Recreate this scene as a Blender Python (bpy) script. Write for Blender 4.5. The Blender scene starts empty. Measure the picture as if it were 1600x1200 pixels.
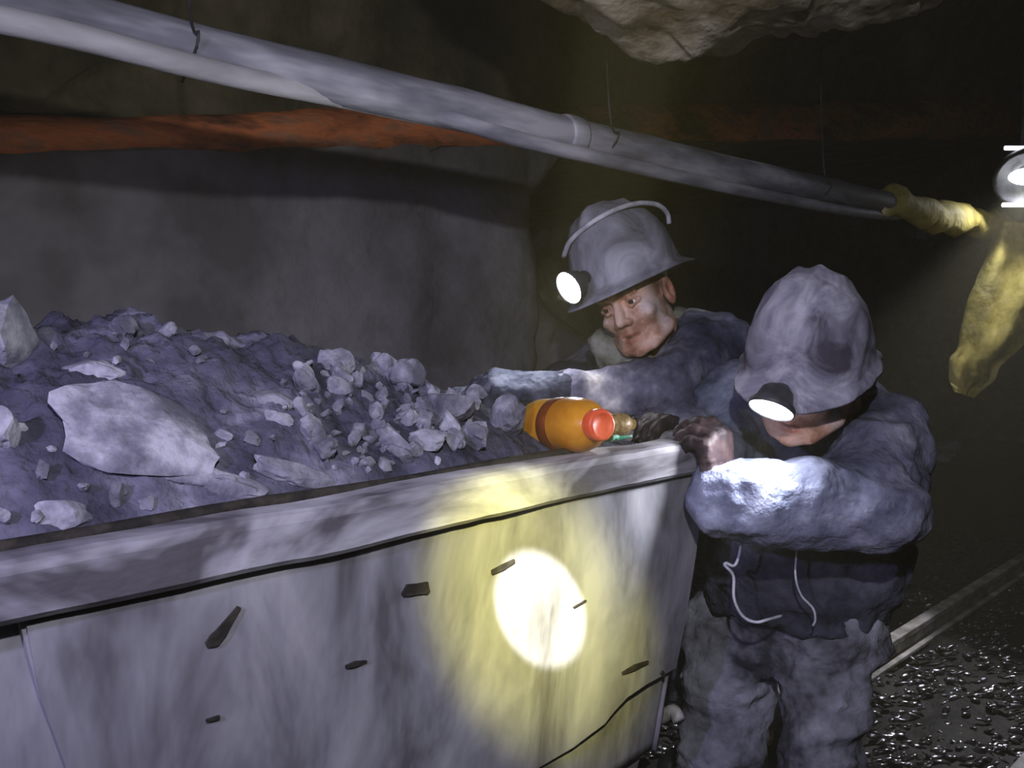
import bpy, bmesh, math, random
import numpy as np
from mathutils import Vector, Matrix

random.seed(7)
RNG = np.random.default_rng(11)
SC = bpy.context.scene
COL = SC.collection
PI = math.pi

# ------------------------------------------------------------------ camera
# World: x runs along the heading (away to the right), y towards the far wall, z up.
CAM = np.array((0.0, 0.0, 1.40))
PITCH = math.radians(4.49)
FPX = 1400.0
S2 = math.sqrt(0.5)
FWD = np.array((S2, S2, 0.0))           # horizontal viewing direction
RGT = np.array((S2, -S2, 0.0))          # horizontal right
cam_d = bpy.data.cameras.new('camera')
cam_d.sensor_width = 36.0
cam_d.lens = FPX / 1600.0 * 36.0
cam_d.clip_start = 0.02
cam = bpy.data.objects.new('camera', cam_d)
cam.location = CAM
cam.rotation_euler = (PI / 2 - PITCH, 0, -PI / 4)
COL.objects.link(cam)
SC.camera = cam

# axes of the camera, used to describe which way a head is turned
CR = RGT.copy()
CU = FWD * math.sin(PITCH) + np.array((0, 0, math.cos(PITCH)))
CT = -(FWD * math.cos(PITCH) - np.array((0, 0, math.sin(PITCH))))


def ray(px, py):
    u = (px - 800.0) / FPX
    v = (600.0 - py) / FPX
    f = math.cos(PITCH) + v * math.sin(PITCH)
    z = -math.sin(PITCH) + v * math.cos(PITCH)
    return FWD * f + RGT * u + np.array((0, 0, z)), f


def at(px, py, depth):
    """world point seen at a photo pixel, at a horizontal distance in metres"""
    r, f = ray(px, py)
    return CAM + r * (depth / f)


# ------------------------------------------------------------------ world, exposure, lamps behind the camera
w = bpy.data.worlds.new('mine_dark')
SC.world = w
w.use_nodes = True
w.node_tree.nodes['Background'].inputs[0].default_value = (0.9, 0.85, 0.5, 1)
w.node_tree.nodes['Background'].inputs[1].default_value = 0.012
vs_ = w.node_tree.nodes.new('ShaderNodeVolumeScatter')      # thin dust haze in the air of the mine
vs_.inputs['Color'].default_value = (1.0, 0.93, 0.60, 1)
vs_.inputs['Density'].default_value = 0.014
vs_.inputs['Anisotropy'].default_value = 0.2
w.node_tree.links.new(vs_.outputs[0], w.node_tree.nodes['World Output'].inputs['Volume'])
SC.view_settings.view_transform = 'Standard'
SC.view_settings.look = 'None'
SC.view_settings.exposure = 0.0
SC.view_settings.gamma = 1.0
SC.view_settings.use_curve_mapping = False
SC.cycles.use_light_tree = False
SC.cycles.adaptive_threshold = 0.02
SC.cycles.max_bounces = 5
SC.cycles.diffuse_bounces = 3
SC.cycles.glossy_bounces = 2
SC.cycles.transmission_bounces = 2
SC.cycles.volume_bounces = 0


def spot(name, loc, target, watts, color, size_deg, blend, radius):
    l = bpy.data.lights.new(name, 'SPOT')
    l.energy = watts
    l.color = color
    l.spot_size = math.radians(size_deg)
    l.spot_blend = blend
    l.shadow_soft_size = radius
    o = bpy.data.objects.new(name, l)
    o.location = loc
    dv = Vector(target) - Vector(loc)
    o.rotation_euler = dv.to_track_quat('-Z', 'Y').to_euler()
    COL.objects.link(o)
    return o


# the photographer's cap lamp: hot beam, its yellow corona, and a cool wide flood
LAMP = CAM + np.array((0, 0, 0.43)) + RGT * 0.06 - FWD * 0.06
AIM = at(846, 941, 1.27)
spot('cap_lamp_beam', LAMP, AIM, 800.0, (1.0, 0.98, 0.90), 5.3, 0.25, 0.006)
spot('cap_lamp_corona', LAMP, AIM, 330.0, (1.0, 0.93, 0.13), 14.8, 1.0, 0.01)
spot('cap_lamp_flood', LAMP, at(820, 700, 2.0), 62.0, (0.86, 0.86, 1.0), 100.0, 1.0, 0.02)
# a second miner's lamp, to the left of the photographer
LAMP2 = CAM + np.array((0, 0, 0.30)) - RGT * 0.75 - FWD * 0.25
spot('second_cap_lamp', LAMP2, at(200, 850, 1.0), 58.0, (0.55, 0.51, 1.0), 75.0, 1.0, 0.03)


# ------------------------------------------------------------------ numpy noise
def _hash(ix, iy, iz, seed):
    h = (ix.astype(np.int64) * 374761393 + iy.astype(np.int64) * 668265263 +
         iz.astype(np.int64) * 2147483647 + seed * 974634777) & 0xFFFFFFFF
    h = ((h ^ (h >> 13)) * 1274126177) & 0xFFFFFFFF
    h = h ^ (h >> 16)
    return (h & 0xFFFF).astype(np.float64) / 32767.5 - 1.0


def vnoise(P, seed=0):
    P = np.asarray(P, dtype=np.float64)
    f = np.floor(P)
    t = P - f
    t = t * t * t * (t * (t * 6 - 15) + 10)
    i = f.astype(np.int64)
    out = 0
    for dx in (0, 1):
        wx = t[:, 0] if dx else 1 - t[:, 0]
        for dy in (0, 1):
            wy = t[:, 1] if dy else 1 - t[:, 1]
            for dz in (0, 1):
                wz = t[:, 2] if dz else 1 - t[:, 2]
                out = out + wx * wy * wz * _hash(i[:, 0] + dx, i[:, 1] + dy, i[:, 2] + dz, seed)
    return out


def fbm(P, scale, octaves=4, seed=0, gain=0.5):
    P = np.asarray(P, dtype=np.float64) * scale
    a, s = 1.0, 0.0
    for o in range(octaves):
        s = s + a * vnoise(P, seed + o * 17)
        P = P * 2.03 + 7.3
        a *= gain
    return s


def ridged(P, scale, octaves=4, seed=0):
    P = np.asarray(P, dtype=np.float64) * scale
    a, s = 1.0, 0.0
    for o in range(octaves):
        s = s + a * (1.0 - 2.0 * np.abs(vnoise(P, seed + o * 13)))
        P = P * 2.1 + 3.1
        a *= 0.5
    return s


# ------------------------------------------------------------------ object helpers
def mesh_obj(name, V, F, mat, parent=None, smooth=True, colors=None):
    me = bpy.data.meshes.new(name)
    V = np.asarray(V, dtype=np.float64)
    me.from_pydata([tuple(v) for v in V], [], [tuple(int(i) for i in f) for f in F])
    if smooth:
        me.polygons.foreach_set('use_smooth', np.ones(len(me.polygons), dtype=bool))
    if colors is not None:
        ca = me.color_attributes.new('tint', 'FLOAT_COLOR', 'POINT')
        c = np.ones((len(V), 4), dtype=np.float32)
        c[:, :3] = colors
        ca.data.foreach_set('color', c.ravel())
    me.update()
    o = bpy.data.objects.new(name, me)
    if mat is not None:
        me.materials.append(mat)
    COL.objects.link(o)
    if parent is not None:
        o.parent = parent
        o.matrix_parent_inverse = parent.matrix_world.inverted()
    return o


def bm_obj(name, bm, mat, parent=None, smooth=False, bevel=0.0, seg=2):
    if bevel > 0:
        bmesh.ops.bevel(bm, geom=list(bm.edges), offset=bevel, segments=seg, affect='EDGES', profile=0.5)
    bmesh.ops.recalc_face_normals(bm, faces=list(bm.faces))
    me = bpy.data.meshes.new(name)
    bm.to_mesh(me)
    bm.free()
    if smooth:
        me.polygons.foreach_set('use_smooth', np.ones(len(me.polygons), dtype=bool))
    o = bpy.data.objects.new(name, me)
    if mat is not None:
        me.materials.append(mat)
    COL.objects.link(o)
    if parent is not None:
        o.parent = parent
        o.matrix_parent_inverse = parent.matrix_world.inverted()
    return o


def empty(name, loc=(0, 0, 0)):
    o = bpy.data.objects.new(name, None)
    o.location = loc
    COL.objects.link(o)
    o.matrix_world = Matrix.Translation(Vector(loc))
    return o


def tag(o, label=None, cat=None, group=None, kind=None):
    if label:
        o['label'] = label
    if cat:
        o['category'] = cat
    if group:
        o['group'] = group
    if kind:
        o['kind'] = kind
    return o


def box_bm(x0, x1, y0, y1, z0, z1, bm=None):
    bm = bm or bmesh.new()
    v = [bm.verts.new(p) for p in ((x0, y0, z0), (x1, y0, z0), (x1, y1, z0), (x0, y1, z0),
                                   (x0, y0, z1), (x1, y0, z1), (x1, y1, z1), (x0, y1, z1))]
    for q in ((0, 3, 2, 1), (4, 5, 6, 7), (0, 1, 5, 4), (1, 2, 6, 5), (2, 3, 7, 6), (3, 0, 4, 7)):
        bm.faces.new([v[i] for i in q])
    return bm


def frame_of(axis):
    z = np.asarray(axis, float)
    z = z / np.linalg.norm(z)
    h = np.array((0, 0, 1.0)) if abs(z[2]) < 0.9 else np.array((1.0, 0, 0))
    x = np.cross(h, z)
    x /= np.linalg.norm(x)
    return x, np.cross(z, x), z


def tube(pts, radii, n=10, cap=True):
    """verts, faces of a tube along a polyline (parallel transported frame)"""
    pts = np.asarray(pts, float)
    if np.isscalar(radii):
        radii = [radii] * len(pts)
    V, F = [], []
    x = None
    for i, p in enumerate(pts):
        t = pts[min(i + 1, len(pts) - 1)] - pts[max(i - 1, 0)]
        t /= np.linalg.norm(t)
        if x is None:
            x, y, _ = frame_of(t)
        else:
            x = x - t * np.dot(x, t)
            x /= np.linalg.norm(x)
            y = np.cross(t, x)
        for k in range(n):
            a = 2 * PI * k / n
            V.append(p + (x * math.cos(a) + y * math.sin(a)) * radii[i])
    for i in range(len(pts) - 1):
        for k in range(n):
            k2 = (k + 1) % n
            F.append((i * n + k, i * n + k2, (i + 1) * n + k2, (i + 1) * n + k))
    if cap:
        F.append(tuple(range(n))[::-1])
        F.append(tuple((len(pts) - 1) * n + k for k in range(n)))
    return np.array(V), F


def spline(ctrl, per=8):
    c = np.asarray(ctrl, float)
    c = np.vstack([2 * c[0] - c[1], c, 2 * c[-1] - c[-2]])
    out = []
    for i in range(1, len(c) - 2):
        for t in np.linspace(0, 1, per, endpoint=False):
            p0, p1, p2, p3 = c[i - 1:i + 3]
            out.append(0.5 * (2 * p1 + (p2 - p0) * t + (2 * p0 - 5 * p1 + 4 * p2 - p3) * t * t +
                              (3 * p1 - p0 - 3 * p2 + p3) * t ** 3))
    out.append(c[-2])
    return np.array(out)


def lathe(profile, origin, axis, n=28, cap=True):
    """profile: (radius, distance along the axis)"""
    x, y, z = frame_of(axis)
    V, F = [], []
    o = np.asarray(origin, float)
    for r, h in profile:
        for k in range(n):
            a = 2 * PI * k / n
            V.append(o + z * h + (x * math.cos(a) + y * math.sin(a)) * r)
    m = len(profile)
    for i in range(m - 1):
        for k in range(n):
            k2 = (k + 1) % n
            F.append((i * n + k, i * n + k2, (i + 1) * n + k2, (i + 1) * n + k))
    if cap:
        F.append(tuple(range(n))[::-1])
        F.append(tuple((m - 1) * n + k for k in range(n)))
    return np.array(V), F


# ------------------------------------------------------------------ materials
def material(name, stops, scale=6.0, detail=6.0, rough=0.85, bump=0.3, bump_scale=30.0, metallic=0.0,
             spec=0.3, distort=0.0, stretch=(1, 1, 1), bump_dist=0.01, tint=False, rough2=None, coat=0.0, world=False):
    m = bpy.data.materials.new(name)
    m.use_nodes = True
    nt = m.node_tree
    b = nt.nodes['Principled BSDF']
    tc = nt.nodes.new('ShaderNodeTexCoord')
    mp = nt.nodes.new('ShaderNodeMapping')
    mp.inputs['Scale'].default_value = stretch
    if world:
        tc = nt.nodes.new('ShaderNodeNewGeometry')
    nt.links.new(tc.outputs['Position' if world else 'Object'], mp.inputs['Vector'])
    nz = nt.nodes.new('ShaderNodeTexNoise')
    nz.inputs['Scale'].default_value = scale
    nz.inputs['Detail'].default_value = min(detail, 4.0)
    nz.inputs['Roughness'].default_value = 0.62
    nz.inputs['Distortion'].default_value = distort
    nt.links.new(mp.outputs[0], nz.inputs['Vector'])
    cr = nt.nodes.new('ShaderNodeValToRGB')
    el = cr.color_ramp.elements
    while len(el) < len(stops):
        el.new(0.5)
    for e, (p, c) in zip(el, stops):
        e.position = 0.5 + (p - 0.5) * 0.52
        e.color = (*c, 1)
    nt.links.new(nz.outputs[0], cr.inputs[0])
    colour = cr.outputs[0]
    if tint:
        at_ = nt.nodes.new('ShaderNodeAttribute')
        at_.attribute_name = 'tint'
        mx = nt.nodes.new('ShaderNodeMix')
        mx.data_type = 'RGBA'
        mx.blend_type = 'MULTIPLY'
        mx.inputs[0].default_value = 1.0
        nt.links.new(colour, mx.inputs[6])
        nt.links.new(at_.outputs['Color'], mx.inputs[7])
        colour = mx.outputs[2]
    nt.links.new(colour, b.inputs['Base Color'])
    b.inputs['Roughness'].default_value = rough
    if rough2 is not None:
        mr = nt.nodes.new('ShaderNodeMapRange')
        mr.inputs['From Min'].default_value = 0.35
        mr.inputs['From Max'].default_value = 0.65
        mr.inputs['To Min'].default_value = rough
        mr.inputs['To Max'].default_value = rough2
        nt.links.new(nz.outputs[0], mr.inputs[0])
        nt.links.new(mr.outputs[0], b.inputs['Roughness'])
    b.inputs['Metallic'].default_value = metallic
    b.inputs['Specular IOR Level'].default_value = spec
    b.inputs['Coat Weight'].default_value = coat
    if bump > 0:
        n2 = nt.nodes.new('ShaderNodeTexNoise')
        n2.inputs['Scale'].default_value = bump_scale
        n2.inputs['Detail'].default_value = 3.0
        nt.links.new(mp.outputs[0], n2.inputs['Vector'])
        bp = nt.nodes.new('ShaderNodeBump')
        bp.inputs['Strength'].default_value = bump
        bp.inputs['Distance'].default_value = bump_dist
        nt.links.new(n2.outputs[0], bp.inputs['Height'])
        nt.links.new(bp.outputs[0], b.inputs['Normal'])
    return m


def emitter(name, color, strength):
    m = bpy.data.materials.new(name)
    m.use_nodes = True
    nt = m.node_tree
    b = nt.nodes['Principled BSDF']
    b.inputs['Base Color'].default_value = (0.8, 0.8, 0.8, 1)
    b.inputs['Emission Color'].default_value = (*color, 1)
    b.inputs['Emission Strength'].default_value = strength
    return m


M = {}
M['wall'] = material('grey_rock_wall', [(0.25, (0.14, 0.13, 0.115)), (0.5, (0.22, 0.21, 0.195)), (0.75, (0.30, 0.285, 0.265))],
                     2.2, 8, 0.95, 0.5, 14, bump_dist=0.03)
M['roof'] = material('olive_rock_roof', [(0.25, (0.07, 0.06, 0.03)), (0.55, (0.15, 0.125, 0.065)), (0.8, (0.24, 0.20, 0.12))],
                     2.6, 8, 0.95, 0.7, 10, bump_dist=0.04)
M['pale_rock'] = material('pale_tan_rock', [(0.25, (0.20, 0.15, 0.085)), (0.5, (0.46, 0.39, 0.27)), (0.75, (0.64, 0.57, 0.44))],
                          5.5, 8, 0.9, 0.6, 22, bump_dist=0.02, stretch=(1, 1, 2.2))
M['seam'] = material('rust_red_rock', [(0.28, (0.12, 0.05, 0.025)), (0.46, (0.62, 0.19, 0.07)), (0.60, (0.95, 0.29, 0.09)), (0.75, (0.60, 0.26, 0.13))],
                     2.4, 6, 0.75, 0.5, 20, bump_dist=0.02, stretch=(1, 1, 3))
M['floor'] = material('wet_black_floor', [(0.3, (0.010, 0.009, 0.006)), (0.7, (0.028, 0.025, 0.018))],
                      5, 6, 0.7, 0.5, 30, bump_dist=0.02, spec=0.15)
M['gravel'] = material('wet_gravel', [(0.3, (0.010, 0.009, 0.007)), (0.7, (0.04, 0.037, 0.034))],
                       30, 4, 0.22, 0.3, 60, spec=1.0, coat=1.0)
M['cart'] = material('dusty_grey_cart_paint', [(0.22, (0.11, 0.105, 0.11)), (0.43, (0.205, 0.20, 0.215)), (0.58, (0.27, 0.265, 0.28)), (0.85, (0.37, 0.36, 0.37))],
                     8.0, 9, 0.7, 0.35, 30, spec=0.3, distort=0.4, stretch=(1.0, 1, 0.40), bump_dist=0.006)
M['cart_rim'] = material('worn_cart_rim', [(0.25, (0.09, 0.082, 0.09)), (0.42, (0.27, 0.26, 0.28)), (0.6, (0.40, 0.39, 0.41)), (0.8, (0.60, 0.59, 0.62))],
                         5.0, 9, 0.65, 0.4, 30, spec=0.35, distort=0.7, stretch=(0.7, 1, 1.6), bump_dist=0.006)
M['cart_dark'] = material('dark_cart_steel', [(0.3, (0.03, 0.028, 0.03)), (0.7, (0.13, 0.125, 0.135))],
                          8, 8, 0.7, 0.4, 40, bump_dist=0.005)
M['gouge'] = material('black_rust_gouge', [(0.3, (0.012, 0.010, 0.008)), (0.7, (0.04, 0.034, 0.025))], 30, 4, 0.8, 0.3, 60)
M['ore'] = material('fine_grey_ore', [(0.25, (0.034, 0.033, 0.050)), (0.5, (0.074, 0.073, 0.104)), (0.68, (0.135, 0.132, 0.172)), (0.85, (0.28, 0.275, 0.33))],
                    7, 10, 0.95, 0.8, 55, bump_dist=0.012)
M['rock'] = material('pale_ore_rock', [(0.25, (0.11, 0.108, 0.135)), (0.5, (0.225, 0.222, 0.255)), (0.75, (0.42, 0.41, 0.445))],
                     16, 9, 0.92, 0.7, 70, bump_dist=0.006, world=True)
M['rock_mid'] = material('grey_ore_rock', [(0.25, (0.09, 0.088, 0.105)), (0.5, (0.17, 0.165, 0.19)), (0.75, (0.30, 0.29, 0.32))],
                         16, 9, 0.92, 0.7, 70, bump_dist=0.006, world=True)
M['pipe'] = material('dusty_steel_pipe', [(0.25, (0.12, 0.12, 0.13)), (0.48, (0.28, 0.28, 0.31)), (0.62, (0.46, 0.455, 0.48)), (0.8, (0.72, 0.70, 0.71))],
                     5, 8, 0.6, 0.3, 30, spec=0.4, stretch=(0.35, 1.6, 1.6), bump_dist=0.006)
M['hose'] = material('pale_hose_rubber', [(0.3, (0.42, 0.41, 0.40)), (0.6, (0.66, 0.64, 0.62)), (0.8, (0.80, 0.78, 0.70))],
                     5, 6, 0.6, 0.2, 40, stretch=(0.4, 1.5, 1.5))
M['yellow'] = material('dirty_yellow_tarp', [(0.25, (0.34, 0.27, 0.06)), (0.5, (0.62, 0.52, 0.13)), (0.75, (0.80, 0.70, 0.28))],
                       4, 8, 0.7, 0.5, 18, bump_dist=0.02)
M['dark_metal'] = material('black_lamp_plastic', [(0.3, (0.02, 0.02, 0.022)), (0.7, (0.07, 0.07, 0.075))], 12, 4, 0.5, 0.1, 40)
M['rail'] = material('muddy_rail_steel', [(0.3, (0.16, 0.15, 0.12)), (0.6, (0.33, 0.31, 0.26)), (0.8, (0.45, 0.43, 0.38))], 9, 6, 0.55, 0.4, 40)
M['sleeper'] = material('wet_sleeper_wood', [(0.3, (0.02, 0.017, 0.012)), (0.7, (0.07, 0.055, 0.035))], 6, 6, 0.5, 0.5, 30, stretch=(4, 1, 4))
M['helmet'] = material('dusty_grey_helmet', [(0.22, (0.11, 0.108, 0.12)), (0.45, (0.22, 0.22, 0.25)), (0.62, (0.31, 0.31, 0.345)), (0.85, (0.46, 0.455, 0.49))],
                       9, 9, 0.55, 0.25, 45, spec=0.4, distort=0.6, bump_dist=0.004)
M['helmet2'] = material('muddy_grey_helmet', [(0.25, (0.07, 0.06, 0.08)), (0.44, (0.19, 0.18, 0.225)), (0.6, (0.28, 0.27, 0.325)), (0.8, (0.43, 0.415, 0.46))],
                        10, 9, 0.6, 0.5, 30, spec=0.35, distort=1.0, bump_dist=0.008)
M['cable'] = material('pale_lamp_cable', [(0.3, (0.42, 0.42, 0.44)), (0.7, (0.72, 0.72, 0.73))], 20, 4, 0.5, 0.1, 60)
M['jacket_far'] = material('navy_dusty_jacket', [(0.25, (0.018, 0.019, 0.035)), (0.5, (0.05, 0.053, 0.085)), (0.68, (0.11, 0.115, 0.15)), (0.88, (0.24, 0.245, 0.27))],
                           8, 9, 0.95, 0.7, 60, spec=0.1, tint=True, bump_dist=0.006)
M['jacket_near'] = material('slate_dusty_jacket', [(0.25, (0.055, 0.06, 0.085)), (0.48, (0.125, 0.13, 0.17)), (0.65, (0.20, 0.205, 0.25)), (0.85, (0.33, 0.335, 0.375))],
                            8, 9, 0.95, 0.8, 60, spec=0.1, tint=True, bump_dist=0.007)
M['trousers'] = material('grey_muddy_trousers', [(0.25, (0.05, 0.05, 0.058)), (0.42, (0.15, 0.15, 0.165)), (0.6, (0.25, 0.25, 0.275)), (0.85, (0.42, 0.42, 0.45))],
                         7, 9, 0.95, 0.8, 45, spec=0.1, tint=True, bump_dist=0.008)
M['glove_blue'] = material('grey_blue_glove', [(0.25, (0.03, 0.033, 0.05)), (0.5, (0.085, 0.092, 0.125)), (0.75, (0.18, 0.19, 0.23))], 16, 7, 0.9, 0.6, 70, spec=0.1, bump_dist=0.004)
M['glove_brown'] = material('brown_black_glove', [(0.25, (0.010, 0.007, 0.009)), (0.5, (0.026, 0.014, 0.016)), (0.72, (0.045, 0.026, 0.026)), (0.85, (0.09, 0.065, 0.065))], 18, 7, 0.6, 0.6, 70, spec=0.35, bump_dist=0.004)
M['scarf'] = material('green_grey_scarf', [(0.25, (0.10, 0.105, 0.075)), (0.5, (0.22, 0.225, 0.17)), (0.75, (0.36, 0.36, 0.29))], 12, 8, 0.95, 0.7, 70, spec=0.1, bump_dist=0.006)
M['skin'] = material('dust_streaked_skin', [(0.3, (0.44, 0.22, 0.13)), (0.5, (0.66, 0.38, 0.24)), (0.7, (0.78, 0.54, 0.40))], 22, 6, 0.6, 0.25, 120, spec=0.35, tint=True, bump_dist=0.002)
M['eye'] = material('eye_white', [(0.4, (0.88, 0.86, 0.82)), (0.6, (0.95, 0.93, 0.90))], 20, 2, 0.2, 0.0, spec=0.5)
M['iris'] = material('dark_iris', [(0.4, (0.02, 0.012, 0.008)), (0.6, (0.05, 0.03, 0.02))], 80, 2, 0.15, 0.0, spec=0.5)
M['hair'] = material('black_hair', [(0.4, (0.01, 0.009, 0.009)), (0.6, (0.03, 0.026, 0.025))], 60, 4, 0.6, 0.6, 200, bump_dist=0.003)
M['boot'] = material('black_rubber_boot', [(0.3, (0.02, 0.02, 0.022)), (0.7, (0.07, 0.07, 0.075))], 9, 5, 0.45, 0.3, 30)
M['orange'] = material('orange_drink_plastic', [(0.3, (0.55, 0.20, 0.012)), (0.55, (0.70, 0.30, 0.02)), (0.75, (0.78, 0.42, 0.06))], 8, 6, 0.28, 0.15, 30, spec=0.5, bump_dist=0.004)
M['band'] = material('brown_bottle_band', [(0.3, (0.12, 0.022, 0.006)), (0.7, (0.26, 0.055, 0.012))], 12, 5, 0.4, 0.1, 40)
M['cap'] = material('red_orange_cap', [(0.35, (0.78, 0.10, 0.035)), (0.65, (0.95, 0.19, 0.07))], 14, 4, 0.4, 0.1, 40)
M['brown_glass'] = material('olive_brown_plastic', [(0.25, (0.05, 0.03, 0.012)), (0.5, (0.20, 0.13, 0.05)), (0.75, (0.50, 0.38, 0.20))], 28, 6, 0.3, 0.4, 50, spec=0.5)
M['green'] = material('green_bottle_glint', [(0.3, (0.10, 0.42, 0.26)), (0.7, (0.45, 0.80, 0.60))], 30, 4, 0.35, 0.2, 50)
M['lens'] = emitter('cap_lamp_lens', (0.90, 0.92, 1.0), 150.0)
M['lens_far'] = emitter('lit_lamp_lens', (0.93, 0.95, 1.0), 7.0)
M['lens_edge'] = emitter('lit_lamp_edge', (0.85, 0.85, 1.0), 6.0)

# ------------------------------------------------------------------ tunnel shell
X0, X1 = -1.6, 11.0
YW = 2.40


def seam_z(x):
    return 1.775 + 0.142 * (x - 0.63)       # lower edge of the red seam on the far wall


def sheet(P, F_shape, disp_dir, amp, scale, seed, fine=0.25):
    d = amp * (fbm(P, scale, 5, seed) * 0.7 + fine * ridged(P, scale * 3.2, 3, seed + 5))
    return P + disp_dir * d[:, None]


def grid_faces(nu, nv, flip=False):
    F = []
    for i in range(nu - 1):
        for j in range(nv - 1):
            q = (i * nv + j, (i + 1) * nv + j, (i + 1) * nv + j + 1, i * nv + j + 1)
            F.append(q[::-1] if flip else q)
    return F


xs = np.concatenate([np.linspace(X0, 4, 110), np.linspace(4.1, X1, 70)])
zt = np.linspace(0, 1, 52)
G = np.array([(x, YW, -0.08 + t * (seam_z(x) + 0.02 + 0.08)) for x in xs for t in zt])
rec = np.clip((G[:, 0] - 2.80 + 0.32 * fbm(G, 1.6, 4, 9)) / 1.5, 0, 1)
rec = rec * rec * (3 - 2 * rec)
tt = np.tile(zt, len(xs))
G[:, 1] += 3.2 * rec * np.clip((1 - tt) / 0.14, 0, 1) ** 0.7       # the wall opens into a dark side chamber
G = sheet(G, None, np.array((0, 1.0, 0)), 0.06, 1.3, 3, 0.3)
wall_back = mesh_obj('wall_back', G, grid_faces(len(xs), len(zt)), M['wall'])
tag(wall_back, 'rough grey rock wall of the mine heading behind the cart', kind='structure')

# rust-red layer in that wall, standing a little proud with a dark ledge below
st = np.linspace(0, 1, 12)
SV = []
for x in xs:
    th = 0.088 + 0.028 * max(0.0, x - 0.6) + 0.012 * math.sin(x * 5.0)
    for t in st:
        a = PI * (t - 0.5)
        SV.append((x, YW - 0.055 * math.cos(a) ** 0.5 + 0.01, seam_z(x) + th * t))
SV = np.array(SV)
SV = SV + np.array((0, 1.0, 0)) * (0.018 * fbm(SV, 6, 4, 21))[:, None]
SV[:, 2] += 0.010 * fbm(SV, 3.0, 3, 25)
mesh_obj('red_seam', SV, grid_faces(len(xs), len(st)), M['seam'], wall_back)['label'] = 'rust-red rock layer'

# arched rock roof
prof = spline([(2.43, 0.0), (2.42, 0.16), (2.30, 0.42), (1.95, 0.68), (1.35, 0.86), (0.5, 0.92), (-0.4, 0.84), (-1.0, 0.55), (-1.3, 0.1)], 9)
CV = []
for x in xs:
    zb = seam_z(x) + 0.06
    for (y, h) in prof:
        CV.append((x, y, zb + h * (2.75 - 1.85) / 0.92 * (1.0 if zb < 2.3 else 1.0)))
CV = np.array(CV)
cdisp = np.array([0, 0.5, 0.85])
CV = CV + cdisp * (0.10 * fbm(CV, 1.6, 5, 31) + 0.05 * ridged(CV, 4.0, 3, 37))[:, None]
ceiling = mesh_obj('ceiling', CV, grid_faces(len(xs), len(prof)), M['roof'])
tag(ceiling, 'dark olive rock roof of the mine heading', kind='structure')

# near wall behind the photographer and the far end of the heading
NV = np.array([(x, -1.3, -0.08 + t * (seam_z(x) + 0.2)) for x in xs for t in np.linspace(0, 1, 16)])
NV = sheet(NV, None, np.array((0, -1.0, 0)), 0.07, 1.2, 41)
tag(mesh_obj('wall_front', NV, grid_faces(len(xs), 16, True), M['roof']), 'rock wall on the photographer side of the heading', kind='structure')
EV = np.array([(X1 - 0.1, y, z) for y in np.linspace(-1.6, 6.4, 30) for z in np.linspace(-0.1, 4.3, 30)])
EV = sheet(EV, None, np.array((1.0, 0, 0)), 0.2, 1.0, 51)
tag(mesh_obj('wall_end', EV, grid_faces(30, 30, True), M['roof']), 'dark rock at the far end of the heading', kind='structure')

# floor
fx = np.concatenate([np.linspace(X0, 1.8, 30), np.linspace(1.85, 6.5, 190), np.linspace(6.6, X1, 40)])
fy = np.concatenate([np.linspace(-1.45, 2.6, 120), np.linspace(2.7, 6.2, 24)])
FV = np.array([(x, y, 0.0) for x in fx for y in fy])
FV[:, 2] += 0.020 * fbm(FV, 3.0, 4, 61) + 0.012 * fbm(FV, 16.0, 3, 67) - 0.01
floor = mesh_obj('floor', FV, grid_faces(len(fx), len(fy)), M['floor'])
tag(floor, 'wet black muddy floor of the mine heading', kind='structure')

# pale rock hanging out of the roof
bm = bmesh.new()
bmesh.ops.create_icosphere(bm, subdivisions=6, radius=1.0)
RV = np.array([v.co[:] for v in bm.verts])
RF = [[v.index for v in f.verts] for f in bm.faces]
bm.free()
c = at(1085, -190, 2.05)
RVw = RV * np.array((0.80, 0.42, 0.30))
nrm = RV
RVw = RVw + nrm * (0.09 * fbm(RV, 1.7, 5, 71) + 0.022 * ridged(RV, 3.2, 4, 75))[:, None]
tip = at(1075, 20, 2.0)
RVw = RVw + c
wgt = np.exp(-((RVw[:, :2] - tip[:2]) ** 2).sum(1) / 0.018) * (RVw[:, 2] < c[2])
RVw[:, 2] -= 0.075 * wgt
up = RVw[:, 2] > c[2]
RVw[up, 2] = c[2] + (RVw[up, 2] - c[2]) * 1.7
out = mesh_obj('rock_outcrop', RVw, RF, M['pale_rock'], ceiling)
out['label'] = 'pale tan rock bulging down from the roof'

# small pale lumps on the far wall, beyond the near man
def rock_mesh(seed, sub=3, sharp=0.25):
    bm = bmesh.new()
    bmesh.ops.create_icosphere(bm, subdivisions=sub, radius=1.0)
    V = np.array([v.co[:] for v in bm.verts])
    F = [[v.index for v in f.verts] for f in bm.faces]
    bm.free()
    r = 1.0 + 0.28 * fbm(V, 1.1, 3, seed) + sharp * 0.5 * ridged(V, 1.7, 3, seed + 3)
    # flattened facets
    rr = np.random.default_rng(seed)
    P = V * r[:, None]
    for _ in range(14):
        nv = rr.normal(size=3)
        nv /= np.linalg.norm(nv)
        h = rr.uniform(0.62, 0.92)
        dd = P @ nv - h
        P = P - nv * (np.maximum(dd, 0) * 0.95)[:, None]
    return P, F


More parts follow.
